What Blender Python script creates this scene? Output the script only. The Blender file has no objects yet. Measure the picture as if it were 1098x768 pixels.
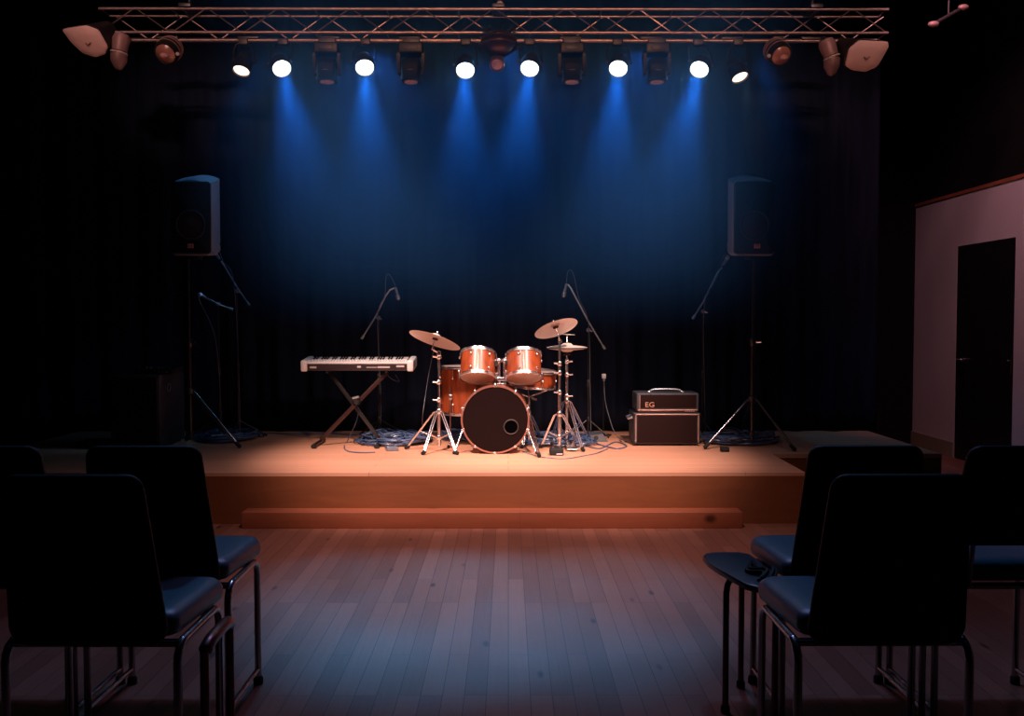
import bpy, math, random
from mathutils import Vector, Matrix, Quaternion
random.seed(7)
PI = math.pi
C = bpy.context.scene.collection
V = Vector
# ------------------------------------------------------------------ camera
F = 34.0 / 36.0 * 1098
HC = 1.3
PITCH = math.atan(41.0 / F)
YAW = math.atan(4.0 / F)
cam_d = bpy.data.cameras.new('camera'); cam_d.lens = 34; cam_d.sensor_width = 36; cam_d.clip_start = .05
cam = bpy.data.objects.new('camera', cam_d); C.objects.link(cam)
cam.location = (0, 0, HC)
cam.rotation_euler = (PI / 2 - PITCH, 0, -YAW)
bpy.context.scene.camera = cam
RM = cam.rotation_euler.to_matrix()

def ray(px, py):
    return RM @ V(((px - 549) / F, -(py - 384) / F, -1))
def at(px, py, Y):
    d = ray(px, py); return V((0, 0, HC)) + d * (Y / d.y)
def atz(px, py, z):
    d = ray(px, py); return V((0, 0, HC)) + d * ((z - HC) / d.z)

# ------------------------------------------------------------------ mesh builder
LOC = {}
def wloc(o):
    p = V((0, 0, 0))
    while o is not None:
        p = p + V(o.location); o = o.parent
    return p

class MB:
    def __init__(s): s.v = []; s.f = []
    def add(s, vs, fs):
        n = len(s.v); s.v += [V(p) for p in vs]; s.f += [tuple(i + n for i in f) for f in fs]; return s
    def rings(s, rings, cap=True, closed=True):
        n = len(rings[0]); vs = [p for r in rings for p in r]; fs = []
        for i in range(len(rings) - 1):
            for j in range(n if closed else n - 1):
                a = i * n + j; b = i * n + (j + 1) % n
                fs.append((a, b, b + n, a + n))
        if cap:
            fs.append(tuple(reversed(range(n)))); fs.append(tuple(range((len(rings) - 1) * n, len(rings) * n)))
        return s.add(vs, fs)
    def box(s, c, size, bev=0.0, M=None):
        c = V(c); hx, hy, hz = [q / 2 for q in size]
        if bev <= 0:
            r = [[V((x, y, z)) for x, y in ((-hx, -hy), (hx, -hy), (hx, hy), (-hx, hy))] for z in (-hz, hz)]
        else:
            bev = min(bev, hx * .95, hy * .95, hz * .95)
            r = []
            K = 3
            for z, sg in ((-hz, -1), (hz, 1)):
                ks = range(K + 1) if sg < 0 else range(K, -1, -1)
                for k in ks:
                    a = k / K * PI / 2
                    ins = bev * (1 - math.sin(a)); zz = z + (-sg) * bev * (1 - math.cos(a))
                    ring = []
                    rr = bev - ins
                    for (cx, cy, a0) in ((hx - bev, hy - bev, 0), (-hx + bev, hy - bev, PI / 2), (-hx + bev, -hy + bev, PI), (hx - bev, -hy + bev, 1.5 * PI)):
                        for q in range(4):
                            t = a0 + q / 3 * PI / 2
                            ring.append(V((cx + max(rr, 1e-4) * math.cos(t), cy + max(rr, 1e-4) * math.sin(t), zz)))
                    r.append(ring)
        if M is None: M = Matrix.Identity(3)
        r = [[c + M @ p for p in q] for q in r]
        return s.rings(r)
    def tube(s, pts, r, n=8, cap=True):
        pts = [V(p) for p in pts]
        if not isinstance(r, (list, tuple)): r = [r] * len(pts)
        t0 = (pts[1] - pts[0]).normalized()
        up = V((0, 0, 1)) if abs(t0.z) < .9 else V((1, 0, 0))
        u = t0.cross(up).normalized(); rings = []
        for i, p in enumerate(pts):
            if i == 0: t = t0
            elif i == len(pts) - 1: t = (pts[-1] - pts[-2]).normalized()
            else: t = ((pts[i + 1] - p).normalized() + (p - pts[i - 1]).normalized())
            if t.length < 1e-6: t = t0
            t.normalize()
            u = (u - t * u.dot(t))
            if u.length < 1e-6: u = t.orthogonal()
            u.normalize(); w = t.cross(u)
            rings.append([p + (u * math.cos(a) + w * math.sin(a)) * r[i] for a in [2 * PI * k / n for k in range(n)]])
        return s.rings(rings, cap)
    def lathe(s, prof, o=(0, 0, 0), axis=(0, 0, 1), n=32, cap=True):
        o = V(o); ax = V(axis).normalized(); u = ax.orthogonal().normalized(); w = ax.cross(u)
        rings = [[o + ax * h + (u * math.cos(a) + w * math.sin(a)) * max(r, 1e-4) for a in [2 * PI * k / n for k in range(n)]] for r, h in prof]
        return s.rings(rings, cap)
    def torus(s, o, axis, R, r, n=32, m=8):
        o = V(o); ax = V(axis).normalized(); u = ax.orthogonal().normalized(); w = ax.cross(u); vs = []; fs = []
        for i in range(n):
            a = 2 * PI * i / n; d = u * math.cos(a) + w * math.sin(a)
            for j in range(m):
                b = 2 * PI * j / m
                vs.append(o + d * (R + r * math.cos(b)) + ax * r * math.sin(b))
        for i in range(n):
            for j in range(m):
                fs.append((i * m + j, ((i + 1) % n) * m + j, ((i + 1) % n) * m + (j + 1) % m, i * m + (j + 1) % m))
        return s.add(vs, fs)
    def ball(s, o, r, n=12, sq=(1, 1, 1)):
        o = V(o); rings = []
        for i in range(1, 8):
            a = PI * i / 8
            rings.append([o + V((math.sin(a) * math.cos(b) * sq[0], math.sin(a) * math.sin(b) * sq[1], -math.cos(a) * sq[2])) * r for b in [2 * PI * k / n for k in range(n)]])
        return s.rings(rings)
    def build(s, name, mat, parent=None, smooth=30, local=False):
        off = V((0, 0, 0)) if (parent is None or local) else wloc(parent)
        me = bpy.data.meshes.new(name)
        me.from_pydata([p - off for p in s.v], [], s.f)
        me.materials.append(mat)
        me.validate(); me.update()
        import bmesh
        bm = bmesh.new(); bm.from_mesh(me); bmesh.ops.recalc_face_normals(bm, faces=bm.faces); bm.to_mesh(me); bm.free()
        if smooth:
            me.shade_smooth()
            try: me.set_sharp_from_angle(angle=math.radians(smooth))
            except Exception: pass
        o = bpy.data.objects.new(name, me); C.objects.link(o); o.parent = parent
        return o

def T(name, label, cat, loc=(0, 0, 0), group=None):
    o = bpy.data.objects.new(name, None); C.objects.link(o); o.location = loc
    o.empty_display_size = .1
    o['label'] = label; o['category'] = cat
    if group: o['group'] = group
    return o
def tag(o, label, cat, group=None, kind=None):
    o['label'] = label; o['category'] = cat
    if group: o['group'] = group
    if kind: o['kind'] = kind
    return o
def struct(o):
    o['kind'] = 'structure'; return o
def rebase(o, base):
    """put a single mesh thing's origin at its base"""
    b = V(base); o.data.transform(Matrix.Translation(-b)); o.location = b; return o
def copy_tree(o, parent=None):
    c = o.copy(); C.objects.link(c); c.parent = parent
    for ch in list(o.children): copy_tree(ch, c)
    return c
def smooth_path(pts, k=6):
    pts = [V(p) for p in pts]; out = []
    P = [pts[0]] + pts + [pts[-1]]
    for i in range(1, len(P) - 2):
        for j in range(k):
            t = j / k; a, b, c, d = P[i - 1], P[i], P[i + 1], P[i + 2]
            out.append(.5 * ((2 * b) + (c - a) * t + (2 * a - 5 * b + 4 * c - d) * t * t + (3 * b - a - 3 * c + d) * t ** 3))
    out.append(pts[-1]); return out

# ------------------------------------------------------------------ materials
def mat(name, col, rough=.5, metal=0.0, spec=.5, coat=0.0, emit=None, es=0.0, bump=0.0, bscale=60, vary=0.0, vscale=8, sheen=0.0, stretch=None):
    m = bpy.data.materials.new(name); m.use_nodes = True; nt = m.node_tree; b = nt.nodes['Principled BSDF']
    b.inputs['Base Color'].default_value = (*col, 1); b.inputs['Roughness'].default_value = rough
    b.inputs['Metallic'].default_value = metal; b.inputs['Specular IOR Level'].default_value = spec
    b.inputs['Coat Weight'].default_value = coat; b.inputs['Coat Roughness'].default_value = .08
    if sheen: b.inputs['Sheen Weight'].default_value = sheen
    if emit:
        b.inputs['Emission Color'].default_value = (*emit, 1); b.inputs['Emission Strength'].default_value = es
    tc = nt.nodes.new('ShaderNodeTexCoord'); mp = nt.nodes.new('ShaderNodeMapping')
    nt.links.new(tc.outputs['Object'], mp.inputs['Vector'])
    if stretch: mp.inputs['Scale'].default_value = stretch
    if vary:
        n = nt.nodes.new('ShaderNodeTexNoise'); n.inputs['Scale'].default_value = vscale; n.inputs['Detail'].default_value = 4
        nt.links.new(mp.outputs[0], n.inputs['Vector'])
        r = nt.nodes.new('ShaderNodeValToRGB')
        r.color_ramp.elements[0].position = .3; r.color_ramp.elements[1].position = .7
        r.color_ramp.elements[0].color = (*[c * (1 - vary) for c in col], 1); r.color_ramp.elements[1].color = (*[min(1, c * (1 + vary)) for c in col], 1)
        nt.links.new(n.outputs['Fac'], r.inputs[0]); nt.links.new(r.outputs[0], b.inputs['Base Color'])
    if bump:
        n = nt.nodes.new('ShaderNodeTexNoise'); n.inputs['Scale'].default_value = bscale; n.inputs['Detail'].default_value = 3
        nt.links.new(mp.outputs[0], n.inputs['Vector'])
        bp = nt.nodes.new('ShaderNodeBump'); bp.inputs['Strength'].default_value = bump; bp.inputs['Distance'].default_value = .01
        nt.links.new(n.outputs['Fac'], bp.inputs['Height']); nt.links.new(bp.outputs[0], b.inputs['Normal'])
    return m

def planks(name, c1, c2, cm, w, length, along_y, rough=.4, grain=.35, spec=.5, knots=True, off=(0, 0, 0)):
    m = bpy.data.materials.new(name); m.use_nodes = True; nt = m.node_tree; N = nt.nodes.new; L = nt.links.new
    b = nt.nodes['Principled BSDF']
    tc = N('ShaderNodeTexCoord'); mp = N('ShaderNodeMapping'); L(tc.outputs['Object'], mp.inputs['Vector'])
    mp.inputs['Location'].default_value = off
    if along_y: mp.inputs['Rotation'].default_value = (0, 0, PI / 2)
    br = N('ShaderNodeTexBrick'); L(mp.outputs[0], br.inputs['Vector'])
    br.inputs['Color1'].default_value = (0, 0, 0, 1); br.inputs['Color2'].default_value = (1, 1, 1, 1); br.inputs['Mortar'].default_value = (.5, .5, .5, 1)
    br.inputs['Scale'].default_value = 1; br.inputs['Brick Width'].default_value = length; br.inputs['Row Height'].default_value = w
    br.inputs['Mortar Size'].default_value = .0012; br.inputs['Mortar Smooth'].default_value = .1; br.inputs['Bias'].default_value = 0
    br.offset = .37; br.offset_frequency = 3; br.squash = 1
    # grain
    mg = N('ShaderNodeMapping'); L(mp.outputs[0], mg.inputs['Vector']); mg.inputs['Scale'].default_value = (2.5, 45, 20)
    ad = N('ShaderNodeVectorMath'); ad.operation = 'ADD'; L(mg.outputs[0], ad.inputs[0])
    sc = N('ShaderNodeVectorMath'); sc.operation = 'SCALE'; L(br.outputs['Color'], sc.inputs[0]); sc.inputs['Scale'].default_value = 37
    L(sc.outputs[0], ad.inputs[1])
    ng = N('ShaderNodeTexNoise'); ng.inputs['Scale'].default_value = 1; ng.inputs['Detail'].default_value = 6; ng.inputs['Distortion'].default_value = .8
    L(ad.outputs[0], ng.inputs['Vector'])
    big = N('ShaderNodeTexNoise'); big.inputs['Scale'].default_value = 2.2; L(mp.outputs[0], big.inputs['Vector'])
    m1 = N('ShaderNodeMath'); m1.operation = 'MULTIPLY_ADD'; L(br.outputs['Color'], m1.inputs[0]); m1.inputs[1].default_value = 1 - grain; 
    g2 = N('ShaderNodeMath'); g2.operation = 'MULTIPLY'; L(ng.outputs['Fac'], g2.inputs[0]); g2.inputs[1].default_value = grain
    L(g2.outputs[0], m1.inputs[2])
    mx = N('ShaderNodeMix'); mx.data_type = 'RGBA'; L(m1.outputs[0], mx.inputs['Factor'])
    mx.inputs['A'].default_value = (*c1, 1); mx.inputs['B'].default_value = (*c2, 1)
    last = mx.outputs['Result']
    if knots:
        vo = N('ShaderNodeTexVoronoi'); vo.inputs['Scale'].default_value = 1
        mk = N('ShaderNodeMapping'); L(mp.outputs[0], mk.inputs['Vector']); mk.inputs['Scale'].default_value = (2.2, 6.5, 3)
        L(mk.outputs[0], vo.inputs['Vector'])
        rr = N('ShaderNodeValToRGB'); L(vo.outputs['Distance'], rr.inputs[0])
        rr.color_ramp.elements[0].position = .04; rr.color_ramp.elements[0].color = (.25, .2, .2, 1)
        rr.color_ramp.elements[1].position = .11; rr.color_ramp.elements[1].color = (1, 1, 1, 1)
        mk2 = N('ShaderNodeMix'); mk2.data_type = 'RGBA'; mk2.blend_type = 'MULTIPLY'; mk2.inputs['Factor'].default_value = 1
        L(last, mk2.inputs['A']); L(rr.outputs[0], mk2.inputs['B']); last = mk2.outputs['Result']
    mo = N('ShaderNodeMix'); mo.data_type = 'RGBA'; L(br.outputs['Fac'], mo.inputs['Factor']); L(last, mo.inputs['A']); mo.inputs['B'].default_value = (*cm, 1)
    L(mo.outputs['Result'], b.inputs['Base Color'])
    ro = N('ShaderNodeMapRange'); L(big.outputs['Fac'], ro.inputs['Value']); ro.inputs['To Min'].default_value = rough - .08; ro.inputs['To Max'].default_value = rough + .12
    L(ro.outputs[0], b.inputs['Roughness'])
    b.inputs['Specular IOR Level'].default_value = spec
    bp = N('ShaderNodeBump'); bp.inputs['Strength'].default_value = .25; bp.inputs['Distance'].default_value = .004
    sb = N('ShaderNodeMath'); sb.operation = 'SUBTRACT'; L(ng.outputs['Fac'], sb.inputs[0]); L(br.outputs['Fac'], sb.inputs[1])
    L(sb.outputs[0], bp.inputs['Height']); L(bp.outputs[0], b.inputs['Normal'])
    return m

M = {}
M['floor'] = planks('oak_floor', (.17, .065, .040), (.33, .14, .09), (.03, .012, .009), .076, 1.1, True, rough=.36, grain=.35)
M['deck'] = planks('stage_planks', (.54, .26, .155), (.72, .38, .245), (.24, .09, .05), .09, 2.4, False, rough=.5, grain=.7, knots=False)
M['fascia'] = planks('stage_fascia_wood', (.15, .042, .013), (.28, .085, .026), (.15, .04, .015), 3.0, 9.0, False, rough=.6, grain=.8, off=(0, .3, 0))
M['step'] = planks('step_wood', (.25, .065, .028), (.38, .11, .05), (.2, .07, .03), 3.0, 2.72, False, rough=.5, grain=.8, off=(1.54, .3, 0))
M['velvet'] = mat('black_velvet', (.007, .010, .022), .9, spec=.1, vary=.3, vscale=3, stretch=(8, 1, .6))
M['blackpaint'] = mat('black_wall_paint', (.006, .006, .007), .85, spec=.15, vary=.2)
M['wallpaint'] = mat('pale_wall_paint', (.62, .60, .60), .8, spec=.2, vary=.04, vscale=2)
M['olive'] = mat('olive_baseboard_paint', (.30, .29, .19), .6, vary=.05)
M['trimwood'] = mat('wall_cap_wood', (.35, .12, .06), .5, vary=.2)
M['doorblack'] = mat('black_door_paint', (.008, .008, .009), .5, spec=.3, vary=.1)
M['chrome'] = mat('chrome', (.86, .84, .86), .24, metal=1, bump=.02)
M['chairchrome'] = mat('chair_chrome', (.42, .40, .42), .22, metal=1, bump=.02)
M['seat'] = mat('blue_lit_black_vinyl', (.020, .075, .11), .42, spec=.8, bump=.12, bscale=180)  # black vinyl; blue light on the seats is put into this colour
M['backplate'] = mat('black_moulded_back', (.004, .004, .005), .6, spec=.2, bump=.05, bscale=120)
M['rubber'] = mat('black_rubber', (.012, .012, .013), .7, spec=.3, vary=.2)
M['blackmetal'] = mat('black_metal', (.025, .024, .026), .38, metal=.3, spec=.6, vary=.2)
M['standmetal'] = mat('black_stand_metal', (.035, .033, .035), .3, metal=.6, spec=.6, vary=.2)
M['fixture'] = mat('fixture_black', (.022, .018, .018), .45, metal=.2, spec=.5, vary=.2)
M['trussmetal'] = mat('truss_aluminium', (.36, .27, .25), .38, metal=.85, vary=.15, vscale=14)
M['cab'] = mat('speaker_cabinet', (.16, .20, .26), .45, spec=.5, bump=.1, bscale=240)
M['grille'] = mat('speaker_grille', (.006, .006, .007), .6, spec=.25, bump=.2, bscale=400)
M['cone'] = mat('speaker_cone', (.03, .015, .015), .6, spec=.3)
M['badge'] = mat('badge_metal', (.75, .38, .28), .4, metal=.3, vary=.3, vscale=90)
M['tolex'] = mat('black_tolex', (.045, .05, .065), .55, spec=.5, bump=.25, bscale=300)
M['ampcloth'] = mat('amp_grille_cloth', (.018, .008, .008), .85, spec=.1, bump=.3, bscale=500)
M['piping'] = mat('amp_piping', (.50, .30, .25), .4, metal=.5, vary=.3)
M['shell'] = mat('copper_lacquer', (.27, .050, .013), .36, coat=.35, spec=.6, vary=.4, vscale=9, stretch=(3, 3, .25))
M['bassshell'] = mat('copper_lacquer_bass', (.34, .07, .022), .28, coat=.8, vary=.3, vscale=9)
M['blackhead'] = mat('black_drum_head', (.008, .0035, .0035), .7, spec=.04, bump=.05, bscale=30)
M['whitehead'] = mat('coated_white_head', (.93, .90, .88), .5, vary=.02)
def translucent_mix(m, col, f):
    nt = m.node_tree; b = nt.nodes['Principled BSDF']; o = [n for n in nt.nodes if n.type == 'OUTPUT_MATERIAL'][0]
    tr = nt.nodes.new('ShaderNodeBsdfTranslucent'); tr.inputs[0].default_value = (*col, 1)
    mx = nt.nodes.new('ShaderNodeMixShader'); mx.inputs[0].default_value = f
    nt.links.new(b.outputs[0], mx.inputs[1]); nt.links.new(tr.outputs[0], mx.inputs[2]); nt.links.new(mx.outputs[0], o.inputs[0])
translucent_mix(M['whitehead'], (.95, .92, .9), .5)
M['hole'] = mat('port_hole_dark', (.001, .001, .001), .9, spec=0)
M['brass'] = mat('cymbal_bronze', (.95, .88, .85), .4, metal=.15, vary=.06, vscale=6)
M['felt'] = mat('dark_felt', (.05, .02, .02), .9)
M['white'] = mat('keyboard_white', (.80, .80, .82), .35, vary=.02)
M['keyblack'] = mat('keyboard_panel', (.035, .025, .03), .35, spec=.5, vary=.1)
M['blackkey'] = mat('black_key', (.01, .01, .01), .25)
M['print'] = mat('printed_silver', (.55, .50, .52), .5)
M['cable'] = mat('blue_black_cable', (.06, .10, .20), .35, spec=.8, vary=.4)
M['cablelight'] = mat('grey_cable', (.10, .11, .14), .45)
M['mic'] = mat('microphone_grey', (.22, .27, .36), .35, metal=.6)
M['boom'] = mat('boom_grey_metal', (.45, .50, .58), .3, metal=.8)
M['peach'] = mat('pale_diffuser_face', (.92, .62, .54), .6, vary=.05, emit=None)
M['pinkhouse'] = mat('dull_pink_housing', (.34, .20, .18), .5, metal=.2, vary=.15)
M['rose'] = mat('rose_lens_glass', (.70, .40, .34), .15, spec=.9, coat=.5, vary=.25, vscale=30)
M['bulb'] = mat('bulb_glass', (.75, .60, .50), .2, spec=.8, vary=.2, vscale=40)
M['brownmetal'] = mat('brown_tube', (.16, .07, .06), .3, metal=.8, vary=.2)
M['plug'] = mat('white_plastic', (.75, .76, .8), .4, vary=.03)
M['lens_on'] = mat('lit_lens', (.9, .9, 1), .3, emit=(.80, .90, 1), es=14)
M['lens_warm'] = mat('lit_warm_lens', (1, .8, .7), .3, emit=(1, .72, .60), es=2.6)

# ------------------------------------------------------------------ room
D = .326             # deck height
def slab(name, x0, x1, y0, y1, z0, z1, m, parent=None):
    return MB().box(((x0 + x1) / 2, (y0 + y1) / 2, (z0 + z1) / 2), (x1 - x0, y1 - y0, z1 - z0)).build(name, m, parent, smooth=0)
XL, XR, YB, YF, ZC = -4.7, 4.2, 10.0, -3.0, 4.4
struct(slab('floor', XL - .2, XR + .2, YF - .2, YB + .2, -.1, 0, M['floor']))
struct(slab('ceiling', XL - .2, XR + .2, YF - .2, YB + .2, ZC, ZC + .1, M['blackpaint']))
struct(slab('wall_left', XL - .15, XL, YF, YB, 0, ZC, M['blackpaint']))
struct(slab('wall_back', XL - .15, XR + .15, YB, YB + .15, 0, ZC, M['blackpaint']))
struct(slab('wall_front', XL - .15, XR + .15, YF - .15, YF, 0, ZC, M['blackpaint']))
# right wall: lower pale part with a door opening, black upper part
DY0, DY1, DZ, WZ = 8.02, 9.06, 1.985, 2.46
w = MB()
w.box((XR + .075, (YF + DY0) / 2, WZ / 2), (.15, DY0 - YF, WZ)); w.box((XR + .075, (DY1 + YB) / 2, WZ / 2), (.15, YB - DY1, WZ))
w.box((XR + .075, (DY0 + DY1) / 2, (DZ + WZ) / 2), (.15, DY1 - DY0, WZ - DZ))
struct(w.build('wall_right', M['wallpaint'], smooth=0))
struct(slab('wall_right_upper', XR, XR + .15, YF, YB, WZ + .03, ZC, M['blackpaint']))
struct(slab('trim_1', XR - .012, XR + .15, YF, YB, WZ, WZ + .03, M['trimwood']))
struct(slab('baseboard_right', XR - .015, XR, DY1, YB, 0, .145, M['olive']))
struct(slab('baseboard_right_near', XR - .015, XR, YF, DY0, 0, .145, M['olive']))
d = struct(slab('door_1', XR + .002, XR + .05, DY0 + .004, DY1 - .004, .004, DZ - .004, M['doorblack']))
h = MB(); h.lathe([(.024, 0), (.024, .008), (.010, .01), (.010, .05)], (XR + .002, DY1 - .13, .93), (-1, 0, 0), 16)
h.tube([(XR - .046, DY1 - .13, .93), (XR - .05, DY1 - .16, .93), (XR - .05, DY1 - .25, .925)], .009, 8)
h.build('door_handle', M['chrome'], d)
h = MB(); h.box((XR - .002, DY0 + .04, .93), (.012, .03, .16), .004); h.lathe([(.01, 0), (.01, .03)], (XR - .006, DY0 + .04, .96), (-1, 0, 0), 12)
h.build('latch_plate', M['chairchrome'], d)
sw = rebase(MB().box((XR - .012, 7.78, 1.46), (.022, .09, .15), .006).build('wall_switch', M['rubber']), (XR - .001, 7.78, 1.46))
tag(sw, 'small dark control box on the pale wall beside the black door', 'switch')

# stage curtain with folds
cb = MB(); rows = []
nx = 420
for k, z in enumerate([D + .004, .5, 1.2, 2.0, 2.8, 3.5, 4.25]):
    row = []
    for i in range(nx + 1):
        x = -4.55 + 7.75 * i / nx
        a = .028 * math.sin(x * 17 + .6 * math.sin(x * 2.3)) + .014 * math.sin(x * 39 + 1.3 * math.sin(x * 3.1) + z * .4)
        row.append(V((x, 8.42 + a * (1 - .25 * k / 6), z)))
    rows.append(row)
cb.rings(rows, cap=False, closed=False)
cu = cb.build('stage_curtain', M['velvet'], smooth=80)
so = cu.modifiers.new('solid', 'SOLIDIFY'); so.thickness = .006
tag(cu, 'tall black curtain hanging in soft folds behind the drum kit', 'curtain')
rail = MB().tube([(-4.6, 8.42, 4.29), (3.25, 8.42, 4.29)], .022, 10).build('curtain_rail', M['blackmetal'])
struct(rail); rail.name = 'trim_2'

# stage: deck with a rear wing to the right
SX0, SX1, SY0, SY1, SWX = -3.75, 1.895, 6.12, 8.60, 3.15
st = T('stage_platform', 'low stage platform of warm orange planks under the drum kit', 'stage', (0, SY0, 0))
def prism(poly, z0, z1):
    return MB().rings([[V((x, y, z)) for x, y in poly] for z in (z0, z1)])
poly = [(SX0, SY0 + .004), (SX1, SY0 + .004), (SX1 + .02, 6.98), (SWX, 6.98), (SWX, SY1), (SX0, SY1)]
prism(poly, D - .03, D).build('deck', M['deck'], st, smooth=0)
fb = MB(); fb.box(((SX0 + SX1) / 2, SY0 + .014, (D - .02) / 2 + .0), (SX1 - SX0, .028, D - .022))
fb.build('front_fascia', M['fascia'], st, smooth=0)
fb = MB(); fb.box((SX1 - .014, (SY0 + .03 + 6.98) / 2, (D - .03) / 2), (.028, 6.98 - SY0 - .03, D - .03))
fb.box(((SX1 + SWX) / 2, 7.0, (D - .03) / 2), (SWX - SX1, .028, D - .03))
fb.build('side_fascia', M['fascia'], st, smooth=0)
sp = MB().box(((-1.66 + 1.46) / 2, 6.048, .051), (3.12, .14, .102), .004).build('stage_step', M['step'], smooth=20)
rebase(sp, (-.1, 6.048, 0)); tag(sp, 'long low wooden step along the front of the stage', 'step')

# ------------------------------------------------------------------ chairs
def rrect(hw0, hw1, y0, y1, r0, r1, inset=0, n=6):
    """rounded trapezoid outline, ccw; hw0 at y0, hw1 at y1"""
    pts = []
    for (cx, cy, a0, r) in ((hw1 - r1, y1 - r1, 0, r1), (-hw1 + r1, y1 - r1, PI / 2, r1), (-hw0 + r0, y0 + r0, PI, r0), (hw0 - r0, y0 + r0, 1.5 * PI, r0)):
        rr = max(r - inset, .001)
        for q in range(n + 1):
            t = a0 + q / n * PI / 2
            pts.append((cx + rr * math.cos(t), cy + rr * math.sin(t)))
    return pts
def make_chair(label, group, back_bottom=.452):
    t = T('stacking_chair', label, 'chair', (0, 0, 0), group)
    hw, ry, fy, fz, r = .225, -.18, .18, .45, .0115
    for sx in (-1, 1):
        for y, s in ((fy, -1), (ry, 1)):
            x = sx * hw
            pts = [(x, y, .018), (x, y, fz - .05), (x, y + s * .006, fz - .028), (x, y + s * .02, fz - .009), (x, y + s * .045, fz)]
            lg = MB().tube(pts, r, 10).build('leg', M['chairchrome'], t, 60)
            MB().lathe([(.010, 0), (.017, .002), (.017, .022), (.0125, .03)], (x, y, 0), n=12).build('rubber_foot', M['rubber'], lg, 60)
        MB().tube([(sx * hw, ry + .045, fz), (sx * hw, fy - .045, fz)], r, 10).build('side_rail', M['chairchrome'], t, 60)
        MB().tube([(sx * hw, ry, .055), (sx * hw, fy, .055)], .0085, 8).build('floor_rail', M['chairchrome'], t, 60)
    MB().tube([(-hw, ry + .03, fz - .004), (hw, ry + .03, fz - .004)], r, 8).build('cross_bar', M['chairchrome'], t, 60)
    MB().tube([(-hw, fy - .06, fz - .004), (hw, fy - .06, fz - .004)], r, 8).build('cross_bar', M['chairchrome'], t, 60)
    # cushion
    rings = []
    for ins, z in ((.05, .4635), (.02, .4635), (.005, .470), (0, .485), (0, .503), (.006, .516), (.02, .526), (.045, .531), (.1, .533)):
        rings.append([V((px * (1 - ins * 3.2 if ins > .03 else 1 - ins * 3.2), (py - .02) * (1 - ins * 3.2) + .02, z)) for px, py in rrect(.218, .238, -.165, .222, .035, .05)])
    MB().rings(rings).build('seat', M['seat'], t, 70)
    # back plate, reclined and slightly cupped
    bb = MB(); rings = []
    zb, zt = back_bottom, .915
    for ins, dy in ((.012, -.013), (.003, -.010), (0, -.004), (0, .004), (.003, .010), (.012, .013)):
        ring = []
        for px, pz in rrect(.205, .178, zb, zt, .05, .042, 0, 8):
            s = 1 - ins / .2; x = px * s; z = (zb + zt) / 2 + (pz - (zb + zt) / 2) * (1 - ins / .23)
            y = -.19 - (z - .45) * .20 + dy + .35 * x * x * .5
            ring.append(V((x, y, z)))
        rings.append(ring)
    bb.rings(rings).build('backrest', M['backplate'], t, 50)
    for sx in (-1, 1):
        MB().tube([(sx * .12, ry + .03, fz - .004), (sx * .12, -.178, fz + .008), (sx * .12, -.188 - (back_bottom + .05 - .45) * .2 + .016, back_bottom + .05)], .009, 8).build('back_bracket', M['chairchrome'], t, 60)
    return t
c0 = make_chair('black chair nearest the camera on the left side of the aisle', 'black stacking chairs facing the stage')
c0.location = (-1.09, 2.68, 0)
def place(x, y, label, rz=0):
    c = copy_tree(c0); c.location = (x, y, 0); c.rotation_euler = (0, 0, rz); c['label'] = label; return c
place(.985, 2.68, 'black chair nearest the camera on the right side of the aisle')
place(-1.118, 3.23, 'black chair in the second row left of the aisle, behind the nearest left chair')
place(1.10, 3.23, 'black chair in the second row right of the aisle, its seat beside the backless stool')
place(-1.61, 3.23, 'black chair cut off by the left edge of the photo')
r3 = make_chair('black chair cut off by the right edge with a gap under its back', 'black stacking chairs facing the stage', .592)
r3.location = (1.585, 3.22, 0)

# backless stool by the right aisle
sl = T('backless_stool', 'low backless stool with thin dark top beside the near right chair', 'stool', (.78, 3.17, 0))
outl = [(.682, 3.36), (.70, 3.40), (.74, 3.42), (.82, 3.42), (.852, 3.39), (.862, 3.30), (.862, 3.04), (.85, 2.985), (.815, 2.955), (.775, 2.96), (.745, 2.995), (.70, 3.18), (.684, 3.28)]
cx, cy = .78, 3.19
rings = []
for ins, z in ((.90, .452), (.985, .453), (1, .459), (1, .466), (.985, .472), (.9, .474)):
    rings.append([V((cx + (x - cx) * ins, cy + (y - cy) * ins, z)) for x, y in outl])
MB().rings(rings).build('stool_top', mat('stool_black_board', (.010, .017, .03), .4, spec=.6), sl, 60)
def stool_leg(p, q):
    p = V(p); q = V(q); dd = q - p; dd.z = 0; dd.normalize()
    pts = [p + V((0, 0, .012)), p + V((0, 0, .40)), p + V((0, 0, .425)) + dd * .008, p + V((0, 0, .438)) + dd * .025, p + V((0, 0, .441)) + dd * .05, q]
    lg = MB().tube(pts, .0105, 10).build('leg', M['brownmetal'], sl, 60)
    MB().lathe([(.010, 0), (.015, .002), (.015, .02), (.012, .026)], p, n=12).build('rubber_foot', M['rubber'], lg, 60)
stool_leg((.718, 3.15, 0), (.775, 3.22, .441)); stool_leg((.822, 3.37, 0), (.785, 3.24, .441)); stool_leg((.842, 3.01, 0), (.79, 3.2, .441))
# folded strap on the stool
sb = MB()
for k in range(5):
    z = .477 + .008 * (k % 2); x = .79 + .012 * k
    sb.tube(smooth_path([(x, 3.02, z), (x + .03, 3.07 + .01 * k, z + .012), (x - .01, 3.13, z + .002), (x + .02 - .01 * k, 3.2, z + .01)], 5), .0065, 6)
rebase(sb.build('crumpled_strap', M['rubber'], smooth=60), (.82, 3.1, .474))
tag(bpy.context.scene.objects['crumpled_strap'], 'small crumpled black strap lying on the backless stool', 'strap')

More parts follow.
